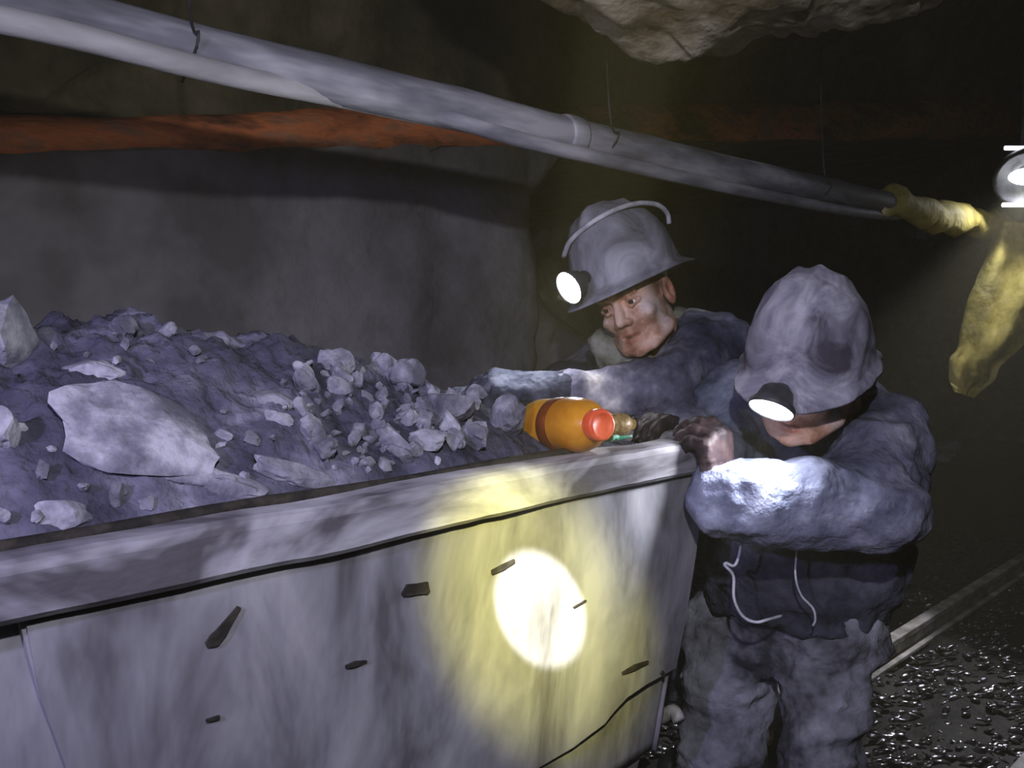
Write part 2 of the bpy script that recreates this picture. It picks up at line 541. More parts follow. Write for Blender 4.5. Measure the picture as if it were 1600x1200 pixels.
for (px, py, dep, sx, sz, rot, col) in ((1478, 706, 5.9, 0.17, 0.06, 0.35, 'rock'), (1418, 842, 4.6, 0.13, 0.09, -0.5, 'rock'),
                                        (1572, 800, 6.2, 0.22, 0.08, -0.2, 'seam'), (1446, 372, 6.4, 0.05, 0.09, 0.2, 'rock_mid')):
    p = at(px, py, dep)
    V, F = rock_mesh(int(px), 3)
    V = V * np.array((sx, 0.10, sz))
    ca, sa = math.cos(rot), math.sin(rot)
    V = np.stack([V[:, 0] * ca - V[:, 2] * sa, V[:, 1], V[:, 0] * sa + V[:, 2] * ca], 1)
    if py > 300:
        k = YW / (p[1])
        p = CAM + (p - CAM) * ((YW - 0.02) / p[1])
        mesh_obj('rock_lump', V + p, F, M[col], wall_back)
    else:
        mesh_obj('rock_lump', V * np.array((1, 2, 1)) + p + np.array((0, 0.1, 0.12)), F, M['roof'], ceiling)

# ------------------------------------------------------------------ track
for i, (y, lab) in enumerate(((0.72, 'muddy steel rail nearest the photographer, under the near side of the cart'),
                              (1.41, 'pale muddy steel rail running away behind the near man'))):
    bm = bmesh.new()
    box_bm(X0 + 0.3, 9.5, y - 0.04, y + 0.04, 0.0, 0.018, bm)
    box_bm(X0 + 0.3, 9.5, y - 0.009, y + 0.009, 0.018, 0.07, bm)
    box_bm(X0 + 0.3, 9.5, y - 0.025, y + 0.025, 0.07, 0.098, bm)
    tag(bm_obj('rail', bm, M['rail'], None, bevel=0.004), lab, 'rail', 'cart rails')

# ------------------------------------------------------------------ mine cart
CX0, CX1, CY0, CY1 = -0.62, 1.375, 0.885, 1.675
RIM = 1.183
cart = empty('mine_cart', ((CX0 + CX1) / 2, (CY0 + CY1) / 2, 0.0))
tag(cart, 'dented grey steel mine cart heaped with ore, lit by a bright lamp spot', 'mine cart')
IN = 0.05           # how far the tub tapers in over its height


def side_grid(p00, p10, p01, p11, nu, nv, thick, nrm, seed, amp=0.006):
    """a hammered steel plate between four corners, with thickness"""
    p00, p10, p01, p11 = map(np.asarray, (p00, p10, p01, p11))
    V = []
    for i in range(nu):
        for j in range(nv):
            s, t = i / (nu - 1), j / (nv - 1)
            V.append((p00 * (1 - s) + p10 * s) * (1 - t) + (p01 * (1 - s) + p11 * s) * t)
    V = np.array(V)
    n = np.asarray(nrm, float)
    o = V + n * (amp * fbm(V, 3.0, 4, seed) + amp * 0.4 * fbm(V, 14.0, 2, seed + 2))[:, None]
    F = grid_faces(nu, nv)
    m = len(V)
    b = V - n * thick
    Vv = np.vstack([o, b])
    F2 = list(F) + [tuple(m + k for k in f[::-1]) for f in F]
    rim = [i * nv for i in range(nu)] + [(nu - 1) * nv + j for j in range(1, nv)] + \
          [i * nv + nv - 1 for i in range(nu - 2, -1, -1)] + [j for j in range(nv - 2, 0, -1)]
    for a, b2 in zip(rim, rim[1:] + rim[:1]):
        F2.append((b2, a, m + a, m + b2))
    return Vv, F2


ZB = 0.735          # lower edge of the outer side plate
# near side
V, F = side_grid((CX0, CY0, RIM - 0.03), (CX1, CY0, RIM - 0.03), (CX0 + 0.03, CY0 + IN, 0.60), (CX1 - 0.055, CY0 + IN, 0.60), 90, 30, 0.012, (0, -1, 0), 81)
mesh_obj('side_panel', V, F, M['cart'], cart)
# near-side doubler plate, with a curved left edge and a curved lower edge
edge = []
pts2 = [(0.245, 1.122), (0.262, 1.04), (0.285, 0.96), (0.31, 0.90), (0.345, 0.83), (0.39, 0.77), (0.46, 0.72), (0.60, 0.69), (0.76, 0.695),
        (0.93, 0.700), (1.05, 0.706), (1.13, 0.716), (1.155, 0.735), (1.185, 0.752), (1.24, 0.755), (1.332, 0.755), (1.345, 0.85), (1.358, 0.97), (1.368, 1.10), (1.36, 1.126), (0.9, 1.124), (0.5, 1.123)]
bm = bmesh.new()


def on_side(x, z, off):
    t = (RIM - 0.03 - z) / (RIM - 0.03 - 0.60)
    return (x, CY0 + IN * t - off, z)


fr = [bm.verts.new(on_side(x, z, 0.014)) for x, z in pts2]
bk = [bm.verts.new(on_side(x, z, 0.0)) for x, z in pts2]
bm.faces.new(fr)
for i in range(len(pts2)):
    j = (i + 1) % len(pts2)
    bm.faces.new((fr[i], fr[j], bk[j], bk[i]))
bmesh.ops.bevel(bm, geom=[e for e in bm.edges if e.verts[0] in fr and e.verts[1] in fr], offset=0.004, segments=2, affect='EDGES')
bm_obj('side_plate', bm, M['cart'], cart)
# far side, ends, bottom
V, F = side_grid((CX1, CY1, RIM - 0.03), (CX0, CY1, RIM - 0.03), (CX1 - 0.055, CY1 - IN, 0.60), (CX0 + 0.03, CY1 - IN, 0.60), 40, 14, 0.012, (0, 1, 0), 83)
mesh_obj('side_panel', V, F, M['cart'], cart)
V, F = side_grid((CX1, CY0, RIM - 0.03), (CX1, CY1, RIM - 0.03), (CX1 - 0.055, CY0 + IN, 0.60), (CX1 - 0.055, CY1 - IN, 0.60), 26, 20, 0.012, (1, 0, 0), 85)
mesh_obj('end_panel', V, F, M['cart'], cart)
V, F = side_grid((CX0, CY1, RIM - 0.03), (CX0, CY0, RIM - 0.03), (CX0 + 0.03, CY1 - IN, 0.60), (CX0 + 0.03, CY0 + IN, 0.60), 26, 20, 0.012, (-1, 0, 0), 87)
mesh_obj('end_panel', V, F, M['cart'], cart)
bm = box_bm(CX0 + 0.05, CX1 - 0.07, CY0 + 0.07, CY1 - 0.07, 0.59, 0.62)
bm_obj('floor_plate', bm, M['cart_dark'], cart, bevel=0.004)
# lower skirt below the tub, set back a little
bm = bmesh.new()
a = [(CX0 + 0.06, CY0 + 0.062, 0.62), (CX1 - 0.085, CY0 + 0.062, 0.62), (CX1 - 0.085, CY1 - 0.062, 0.62), (CX0 + 0.06, CY1 - 0.062, 0.62)]
b = [(CX0 + 0.10, CY0 + 0.11, 0.34), (CX1 - 0.11, CY0 + 0.11, 0.34), (CX1 - 0.11, CY1 - 0.11, 0.34), (CX0 + 0.10, CY1 - 0.11, 0.34)]
va = [bm.verts.new(p) for p in a]
vb = [bm.verts.new(p) for p in b]
for i in range(4):
    bm.faces.new((va[i], vb[i], vb[(i + 1) % 4], va[(i + 1) % 4]))
bm.faces.new(va)
bm.faces.new(vb[::-1])
bm_obj('lower_skirt', bm, M['cart'], cart, bevel=0.006)
for y in (0.72 + 0.23, 1.41):
    bm = box_bm(CX0 + 0.02, CX1 - 0.03, y - 0.035, y + 0.035, 0.26, 0.35)
    bm_obj('chassis_beam', bm, M['cart_dark'], cart, bevel=0.006)
for x in (CX0 + 0.45, CX1 - 0.45):
    V, F = tube([(x, 0.86, 0.245), (x, 1.60, 0.245)], 0.022, 12)
    mesh_obj('axle', V, F, M['cart_dark'], cart)
    for y, s in ((0.72, 1), (1.41, -1)):
        V, F = lathe([(0.03, -0.05 * s), (0.05, -0.045 * s), (0.06, -0.03 * s), (0.125, -0.03 * s), (0.146, -0.03 * s), (0.146, 0.025 * s), (0.172, 0.03 * s), (0.172, 0.045 * s), (0.06, 0.045 * s), (0.03, 0.045 * s)],
                     (x, y, 0.246), (0, 1, 0), 32)
        mesh_obj('wheel', V, F, M['cart_dark'], cart)


# rim: four rails with a rolled outer edge, worn and a bit wavy
def rim_rail(p, q, out, seed):
    p, q, out = map(lambda v: np.asarray(v, float), (p, q, out))
    n = 70
    sec = [(0.0, -0.058), (0.024, -0.058), (0.030, -0.052), (0.031, -0.012), (0.027, -0.003), (0.018, 0.0), (-0.028, 0.0), (-0.034, -0.004), (-0.034, -0.03), (-0.012, -0.034)]
    V = []
    for i in range(n):
        c = p + (q - p) * i / (n - 1)
        for (o, z) in sec:
            V.append(c + out * o + np.array((0, 0, z)))
    V = np.array(V)
    V += out * (0.0045 * fbm(V, 5.0, 4, seed))[:, None]
    V[:, 2] += 0.004 * fbm(V, 4.0, 4, seed + 3)
    m = len(sec)
    F = []
    for i in range(n - 1):
        for k in range(m):
            k2 = (k + 1) % m
            F.append((i * m + k, i * m + k2, (i + 1) * m + k2, (i + 1) * m + k))
    F.append(tuple(range(m)))
    F.append(tuple((n - 1) * m + k for k in range(m))[::-1])
    return V, F


for (p, q, o, sd) in (((CX0 - 0.03, CY0, RIM), (CX1 + 0.03, CY0, RIM), (0, -1, 0), 91), ((CX1, CY0, RIM), (CX1, CY1, RIM), (1, 0, 0), 92),
                      ((CX1 + 0.03, CY1, RIM), (CX0 - 0.03, CY1, RIM), (0, 1, 0), 93), ((CX0, CY1, RIM), (CX0, CY0, RIM), (-1, 0, 0), 94)):
    V, F = rim_rail(p, q, o, sd)
    r = mesh_obj('rim', V, F, M['cart_rim'], cart, smooth=False)
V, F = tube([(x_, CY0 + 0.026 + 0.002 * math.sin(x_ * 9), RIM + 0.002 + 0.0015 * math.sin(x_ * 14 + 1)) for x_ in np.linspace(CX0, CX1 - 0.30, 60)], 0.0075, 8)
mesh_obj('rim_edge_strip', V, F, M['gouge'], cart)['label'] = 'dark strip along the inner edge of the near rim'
# coupling hook at the pushed end
V, F = tube(spline([(CX1 - 0.1, 1.10, 0.60), (CX1 - 0.01, 1.02, 0.60), (CX1 + 0.02, 0.99, 0.615), (CX1 + 0.03, 0.965, 0.635), (CX1 + 0.022, 0.945, 0.625)], 5), 0.013, 8)
mesh_obj('coupling_hook', V, F, M['rail'], cart)


# gouges, slots and bolt holes in the near side
def side_hit(px, py):
    r, f = ray(px, py)
    k = 0.0
    for it in range(20):
        t = k
        z = CAM[2] + r[2] * t
        y = CY0 + IN * (RIM - 0.03 - z) / (RIM - 0.03 - 0.60) - 0.015
        k = y / r[1]
    return CAM + r * k


def gouge(pix, widths, label=None, lift=0.0025):
    P = np.array([side_hit(*p) for p in pix])
    x = P[:, 0]
    L, Rr = [], []
    for i in range(len(P)):
        t = P[min(i + 1, len(P) - 1)] - P[max(i - 1, 0)]
        t /= np.linalg.norm(t)
        s = np.cross(t, (0, -1, 0))
        L.append(P[i] + s * widths[i])
        Rr.append(P[i] - s * widths[i])
    bm = bmesh.new()
    ring = L + Rr[::-1]
    f0 = [bm.verts.new(v + np.array((0, -lift, 0))) for v in ring]
    f1 = [bm.verts.new(v + np.array((0, 0.006, 0))) for v in ring]
    bm.faces.new(f0)
    for i in range(len(ring)):
        j = (i + 1) % len(ring)
        bm.faces.new((f0[i], f1[i], f1[j], f0[j]))
    o = bm_obj('gouge', bm, M['gouge'], cart)
    if label:
        o['label'] = label


gouge([(322, 1008), (334, 1000), (345, 988), (356, 972), (373, 948)], [0.003, 0.0075, 0.0065, 0.0045, 0.002])
gouge([(628, 930), (636, 922), (650, 920), (664, 918), (668, 926)], [0.002, 0.008, 0.007, 0.008, 0.003])
gouge([(768, 894), (785, 886), (803, 876)], [0.003, 0.0042, 0.0025])
gouge([(896, 949), (915, 938)], [0.001, 0.0008])
gouge([(540, 1042), (555, 1037), (572, 1033)], [0.002, 0.0035, 0.0012])
gouge([(322, 1126), (342, 1120)], [0.0015, 0.002])
gouge([(972, 1052), (990, 1043), (1012, 1034)], [0.002, 0.005, 0.0025])
gouge([(1033, 1050), (1038, 1056)], [0.004, 0.003])

# ------------------------------------------------------------------ ore heap
def heap_z(x, y):
    x = np.asarray(x, float)
    y = np.asarray(y, float)
    H = np.interp(x, [-0.6, 0.1, 0.3, 0.51, 0.75, 0.96, 1.11, 1.25, 1.36], [0.19, 0.205, 0.215, 0.225, 0.190, 0.140, 0.072, 0.025, 0.008])
    s = np.clip((y - (CY0 + 0.03)) / (CY1 - CY0 - 0.06), 0, 1)
    p = np.sin(PI * s) ** 0.75
    P = np.stack([x.ravel(), y.ravel(), np.zeros(x.size)], 1)
    n = (0.016 * fbm(P, 6.0, 4, 101) + 0.012 * fbm(P, 19.0, 3, 105) + 0.006 * ridged(P, 42.0, 3, 109)).reshape(x.shape)
    return RIM - 0.030 + H * p + n * (0.35 + 0.65 * p)


hx = np.linspace(CX0 + 0.015, CX1 - 0.015, 330)
hy = np.linspace(CY0 + 0.014, CY1 - 0.014, 150)
HX, HY = np.meshgrid(hx, hy, indexing='ij')
HZ = heap_z(HX, HY)
HV = np.stack([HX.ravel(), HY.ravel(), HZ.ravel()], 1)
heap = mesh_obj('ore_heap', HV, grid_faces(len(hx), len(hy)), M['ore'])
tag(heap, 'heap of fine dark grey ore filling the mine cart', 'ore', kind='stuff')


def hit_heap(px, py):
    r, f = ray(px, py)
    ks = np.linspace(0.85 / r[1], 1.66 / r[1], 400)
    P = CAM + ks[:, None] * r
    z = heap_z(P[:, 0], P[:, 1])
    idx = np.nonzero(P[:, 2] < z)[0]
    i = idx[0] if len(idx) else np.argmin(np.abs(P[:, 2] - z))
    return np.array((P[i, 0], P[i, 1], z[i]))


ROCKS = [rock_mesh(200 + i, 3) for i in range(7)]
RMESH = {}


def rock(p, size, mi, mat, rot, sink=0.3):
    key = (mi, mat)
    if key not in RMESH:
        V, F = ROCKS[mi]
        o = mesh_obj('ore_rock', V, F, M[mat], smooth=False)
        RMESH[key] = o.data
    else:
        o = bpy.data.objects.new('ore_rock', RMESH[key])
        COL.objects.link(o)
    o.location = Vector(p) + Vector((0, 0, size[2] * (1 - 2 * sink) * 0.8))
    o.scale = size
    o.rotation_euler = rot
    return o


# rocks one can pick out: pixel on the heap, half-size (m), mesh, material, rotation, label
named = [
    ((222, 672), (0.104, 0.066, 0.016), 0, 'rock', (0.45, -0.05, 0.0), 'large pale flat slab of rock lying on the near slope of the ore heap'),
    ((290, 735), (0.052, 0.020, 0.012), 1, 'rock', (0.2, 0.1, 0.4), 'grey wedge of rock just below the large pale slab'),
    ((362, 757), (0.044, 0.018, 0.009), 2, 'rock', (0.2, 0.0, 0.6), 'flat whitish stone against the cart rim below the large slab'),
    ((194, 520), (0.022, 0.018, 0.018), 3, 'rock', (0.1, 0.2, 0.3), 'small pale stone standing on the crest of the heap, leftmost on the skyline'),
    ((262, 524), (0.015, 0.013, 0.012), 4, 'rock', (0.3, 0.2, 1.3), 'tiny round stone on the heap crest right of the leftmost skyline stone'),
    ((8, 555), (0.045, 0.035, 0.05), 5, 'rock', (0.1, 0.3, 0.7), 'pale rock on the heap crest cut by the left picture edge'),
    ((2, 690), (0.022, 0.02, 0.030), 6, 'rock', (0.1, 0.2, 0.2), 'whitish stone low on the heap cut by the left picture edge'),
    ((150, 580), (0.036, 0.020, 0.013), 2, 'rock', (0.3, 0.0, 0.2), 'flat pale stone on the slope above the large slab'),
    ((95, 803), (0.030, 0.018, 0.012), 3, 'rock', (0.1, 0.1, 0.9), 'flat pale stone by the cart rim at lower left of the heap'),
    ((790, 671), (0.038, 0.036, 0.036), 4, 'rock', (0.2, 0.5, 0.2), 'round pale lump of rock touching the base of the orange bottle'),
    ((738, 690), (0.032, 0.027, 0.026), 5, 'rock', (0.4, 0.1, 0.9), 'bright white lump of rock on the rim, second left of the orange bottle'),
    ((700, 650), (0.046, 0.038, 0.034), 1, 'rock_mid', (0.1, 0.2, 1.4), 'grey lump of rock on the heap below the blue glove'),
    ((640, 600), (0.040, 0.034, 0.032), 6, 'rock', (0.5, 0.2, 0.4), 'jagged pale rock at the end of the heap crest nearest the glove'),
    ((600, 585), (0.034, 0.028, 0.028), 0, 'rock', (0.2, 0.6, 1.0), 'jagged pale rock on the heap crest, left of the last one before the glove'),
    ((530, 575), (0.030, 0.026, 0.022), 3, 'rock', (0.7, 0.1, 0.2), 'pale broken rock midway along the falling heap crest'),
    ((455, 742), (0.055, 0.020, 0.012), 4, 'rock', (0.2, 0.1, 0.5), 'grey streaked rock against the cart rim at the middle of the heap'),
    ((440, 655), (0.018, 0.014, 0.010), 5, 'rock', (0.1, 0.3, 0.3), 'small white chip of rock on the smooth slope right of the slab'),
    ((430, 625), (0.030, 0.018, 0.010), 2, 'rock_mid', (0.3, 0.1, 0.1), 'thin grey flake of rock on the slope above the white chip'),
]
for (pp, sz, mi, mat, rot, lab) in named:
    p = hit_heap(*pp)
    if sz[2] < 0.6 * sz[0]:                 # flat pieces lie on the slope
        e_ = 0.05
        gx = float(heap_z(p[0] + e_, p[1]) - heap_z(p[0] - e_, p[1])) / (2 * e_)
        gy = float(heap_z(p[0], p[1] + e_) - heap_z(p[0], p[1] - e_)) / (2 * e_)
        nz_ = Vector((-gx, -gy, 1)).normalized()
        xa_ = Vector(RGT) - nz_ * Vector(RGT).dot(nz_)
        xa_.normalize()
        ya_ = nz_.cross(xa_)
        eul = (Matrix((xa_, ya_, nz_)).transposed() @ Matrix.Rotation(rot[2] * 0.4 - 0.1, 3, 'Z')).to_euler()
        o = rock(p, sz, mi, mat, eul, 0.5)
    else:
        o = rock(p, sz, mi, mat, rot)
    tag(o, lab, 'rock')
rr = np.random.default_rng(5)
cnt = 0
for k in range(700):
    if cnt >= 170:
        break
    if k % 3 == 0:
        px, py = rr.uniform(470, 740), 0
        lo = np.interp(px, [470, 600, 740], [565, 585, 625])
        hi = np.interp(px, [470, 740], [748, 705])
        py = rr.uniform(lo, hi)
    else:
        px = rr.uniform(5, 745)
        py = rr.uniform(np.interp(px, [0, 200, 450, 600, 745], [545, 522, 560, 585, 630]), np.interp(px, [0, 745], [830, 715]))
    if (85 < px < 345 and 590 < py < 735) or (px < 470 and rr.random() < 0.5):
        continue
    p = hit_heap(px, py)
    s = 0.0045 + (0.016 * rr.random() ** 2.6 if px > 470 else 0.007 * rr.random() ** 2)
    o = rock(p, (s * rr.uniform(0.9, 1.5), s, s * rr.uniform(0.6, 1.0)), int(rr.integers(0, 7)), 'rock' if rr.random() < 0.55 else 'rock_mid', tuple(rr.uniform(0, 6, 3)), 0.2)
    pale = o.data.materials[0] == M['rock']
    zone = 'crumbly heap end near the men' if px > 470 else 'smooth left slope of the heap'
    tag(o, 'small loose %s rock chunk on the %s' % ('pale' if pale else 'dark grey', zone), 'rock', '%s chunks on the %s' % ('pale' if pale else 'dark grey', zone))
    cnt += 1

# ------------------------------------------------------------------ bottles by the rim
base = at(838, 664, 1.49)
tipc = at(937, 664, 1.335)
ax = tipc - base
L = np.linalg.norm(ax)
bz = heap_z(base[0:1], base[1:2])[0]
bt = empty('orange_bottle', base)
tag(bt, 'orange plastic drink bottle with a brown band and red cap lying on the rim', 'bottle')
R0 = 0.043
V, F = lathe([(0.0, 0.006), (R0 * 0.7, 0.0), (R0 * 0.93, 0.008), (R0, 0.022), (R0, 0.055), (R0 * 0.97, 0.060), (R0 * 0.97, 0.078), (R0, 0.083), (R0 * 1.02, 0.11), (R0 * 0.99, 0.130),
              (R0 * 0.9, 0.148), (R0 * 0.70, 0.163), (R0 * 0.5, 0.172), (0.017, 0.177), (0.017, L - 0.012)], base, ax, 40)
mesh_obj('bottle_body', V, F, M['orange'], bt)
V, F = lathe([(R0 * 0.985, 0.066), (R0 * 1.025, 0.068), (R0 * 1.03, 0.094), (R0 * 0.985, 0.096)], base, ax, 40, cap=False)
mesh_obj('bottle_band', V, F, M['band'], bt)
V, F = lathe([(0.019, L - 0.018), (0.0235, L - 0.016), (0.0245, L - 0.012), (0.0245, L + 0.004), (0.023, L + 0.007), (0.018, L + 0.0085), (0.0165, L + 0.0065), (0.0, L + 0.0065)], base, ax, 32)
capo = mesh_obj('bottle_cap', V, F, M['cap'], bt)
# small olive-brown bottle lying behind it, neck towards the corner
b2 = at(948, 664, 1.46)
a2 = at(1006, 662, 1.50) - b2
e2 = empty('brown_bottle', b2)
tag(e2, 'small olive-brown bottle lying between the orange bottle and the gloved hand', 'bottle')
V, F = lathe([(0.0, 0.0), (0.017, 0.002), (0.019, 0.01), (0.0195, 0.03), (0.018, 0.038), (0.011, 0.047), (0.010, 0.056)], b2, a2, 24)
mesh_obj('bottle_body', V, F, M['brown_glass'], e2)
V, F = lathe([(0.0115, 0.055), (0.012, 0.057), (0.012, 0.066), (0.0, 0.067)], b2, a2, 18)
mesh_obj('bottle_cap', V, F, M['glove_brown'], e2)
# green glint of the brown bottle, shaped as a thin strip on the rim
g0 = at(966, 686, 1.405)
V, F = tube(spline([g0 + np.array((-0.022, 0.01, -0.002)), g0 + np.array((-0.008, 0.0, 0.004)), g0 + np.array((0.004, 0.003, 0.001)), g0 + np.array((0.02, -0.012, 0.004))], 5), [0.002, 0.003, 0.0045, 0.005, 0.004, 0.003, 0.004, 0.005, 0.005, 0.004, 0.004, 0.004, 0.003, 0.003, 0.002, 0.002][:16], 7)
tag(mesh_obj('bottle_glint', V, F, M['green']), 'pale green glint of the brown bottle, built as a strip below the red cap', 'glint')

# ------------------------------------------------------------------ overhead pipe, hose, tarp and lamp


def pipe_pt(px, py, y=1.45):
    r, f = ray(px, py)
    return CAM + r * (y / r[1])


pA, pB = pipe_pt(-160, -32), pipe_pt(1395, 319)
pipe = empty('overhead_pipe', pA)
tag(pipe, 'long dusty grey steel pipe slung under the roof above the cart', 'pipe')
n = 60
pts = np.array([pA + (pB - pA) * t + np.array((0, 0, -0.012 * math.sin(PI * t))) for t in np.linspace(0, 1, n)])
V, F = tube(pts, 0.0445, 20)
V = V + np.array((0, 0, 1)) * (0.004 * fbm(V, 4, 3, 121))[:, None]
mesh_obj('pipe_run', V, F, M['pipe'], pipe)
for t in (0.415,):
    c = pA + (pB - pA) * t + np.array((0, 0, -0.012 * math.sin(PI * t)))
    V, F = lathe([(0.040, -0.03), (0.047, -0.028), (0.049, -0.02), (0.049, 0.02), (0.047, 0.028), (0.040, 0.03)], c, pB - pA, 24)
    mesh_obj('pipe_collar', V, F, M['pipe'], pipe)
# wire hangers up to the roof
for t in (0.12, 0.45, 0.80):
    c = pA + (pB - pA) * t
    V, F = tube(spline([c + np.array((0, 0.0, -0.062)), c + np.array((0, -0.062, 0)), c + np.array((0, -0.03, 0.07)), c + np.array((0, 0.0, 0.6)), c + np.array((0, 0.02, 1.0))], 5), 0.0025, 6)
    mesh_obj('hanger_wire', V, F, M['dark_metal'], pipe)
# second line lashed below: pale hose that dives in behind the pipe
hp = [pipe_pt(-160, 0, 1.344), pipe_pt(0, 30, 1.353), pipe_pt(150, 64, 1.370), pipe_pt(280, 98, 1.388), pipe_pt(400, 126, 1.415), pipe_pt(520, 150, 1.450), pipe_pt(640, 176, 1.503), pipe_pt(760, 200, 1.530)]
V, F = tube(spline(hp, 6), 0.0195, 12)
tag(mesh_obj('air_hose', V, F, M['hose']), 'pale thin hose running along the lower left of the overhead pipe', 'hose')
hp = [pipe_pt(600, 150, 1.485), pipe_pt(680, 176, 1.432), pipe_pt(800, 215, 1.401), pipe_pt(930, 246, 1.397), pipe_pt(1050, 274, 1.397), pipe_pt(1200, 306, 1.406), pipe_pt(1320, 329, 1.423), pipe_pt(1400, 338, 1.450)]
V, F = tube(spline(hp, 6), 0.0178, 12)
tag(mesh_obj('signal_cable', V, F, M['pipe']), 'thin grey cable strapped along the underside of the pipe above the men', 'cable')

# yellow tarp: wrapped round the pipe end, then hanging in a long fold
yel = empty('yellow_tarp', pB)
tag(yel, 'dirty yellow tarp wrapped round the pipe end and hanging down at the right edge', 'tarp')
wp = np.array([pipe_pt(1368, 314), pipe_pt(1400, 321), pipe_pt(1450, 331), pipe_pt(1500, 343), pipe_pt(1560, 357), pipe_pt(1640, 378)])
wr = [0.048, 0.057, 0.065, 0.069, 0.067, 0.067]
V, F = tube(spline(wp, 6), np.interp(np.linspace(0, 5, 31), range(6), wr), 20)
V = V + np.stack([np.zeros(len(V)), 0.02 * fbm(V, 7, 3, 131), 0.024 * fbm(V, 9, 3, 133)], 1)
mesh_obj('wrapped_sleeve', V, F, M['yellow'], yel)
# hanging fold: thick crumpled sheet, outline from shoulder to a ragged double hem
TD = 4.25
outl_l = [(1562, 345), (1545, 390), (1528, 430), (1512, 470), (1503, 510), (1497, 545), (1484, 562), (1482, 590), (1490, 612)]
outl_r = [(1665, 355), (1668, 400), (1662, 440), (1645, 480), (1618, 520), (1585, 550), (1567, 572), (1555, 596), (1524, 622)]
nu, nv = 36, 16
SL = spline([(a, b, 0) for a, b in outl_l], 5)[:, :2]
SR = spline([(a, b, 0) for a, b in outl_r], 5)[:, :2]
nu = len(SL)
TV = []
for side in (1, -1):
    for i in range(nu):
        for j in range(nv):
            s = j / (nv - 1)
            q = SL[i] * (1 - s) + SR[i] * s
            bul = 0.09 * math.sin(PI * s) ** 0.6 * math.sin(PI * min(1, (i + 3) / nu * 1.02)) ** 0.3
            fold = 0.05 * math.sin(s * 9 + i * 0.10) + 0.025 * math.sin(s * 19 - i * 0.2)
            TV.append(at(q[0], q[1], TD - side * (bul + fold * (0.7 if side > 0 else 0.3)) * (0 if j in (0, nv - 1) else 1)))
TV = np.array(TV)
TF = grid_faces(nu, nv) + [tuple(nu * nv + k for k in f[::-1]) for f in grid_faces(nu, nv)]
TV = TV + FWD * (0.02 * fbm(TV, 8, 3, 141))[:, None]
mesh_obj('hanging_fold', TV, TF, M['yellow'], yel)

# cap lamp of somebody out of the picture / hanging lamp near the pipe end
lc = at(1604, 277, 3.95)
lamp = empty('hanging_lamp', lc)
tag(lamp, 'bright hanging work lamp cut by the right picture edge above the yellow tarp', 'lamp')
tow = -FWD * 0.93 - RGT * 0.36
tow[2] = -0.62
V, F = lathe([(0.0, -0.12), (0.05, -0.12), (0.07, -0.10), (0.125, -0.03), (0.132, 0.0), (0.132, 0.015), (0.118, 0.015), (0.112, 0.0), (0.03, -0.06)], lc, tow, 32, cap=False)
mesh_obj('lamp_housing', V, F, M['dark_metal'], lamp)
V, F = lathe([(0.0, 0.012), (0.045, 0.010), (0.064, 0.002), (0.068, -0.03), (0.05, -0.055)], lc, tow, 24, cap=False)
V[:, 2] = lc[2] + (V[:, 2] - lc[2]) * 0.52
mesh_obj('lamp_bulb', V, F, M['lens_far'], lamp)
for dz in (0.121, -0.121):
    p = lc + np.array((0, 0, dz)) - FWD * 0.02
    V, F = tube([p - RGT * 0.11, p + RGT * 0.11], 0.009, 8)
    mesh_obj('lit_rim', V, F, M['lens_edge'], lamp)
V, F = tube(spline([lc - tow * 0.11, lc - tow * 0.16 + np.array((0, 0, 0.1)), lc - tow * 0.2 + np.array((0, 0, 0.9))], 5), 0.008, 8)
mesh_obj('lamp_cord', V, F, M['dark_metal'], lamp)
sp = spot('hanging_lamp_light', lc + tow * 0.03, lc + tow * 0.25 + np.array((0, 0, -0.8)), 11.0, (0.85, 0.86, 1.0), 150, 0.6, 0.03)
spot('hanging_lamp_floor_light', lc + tow * 0.03, (2.9, 1.15, 0.0), 200.0, (0.86, 0.86, 1.0), 58, 0.6, 0.03)

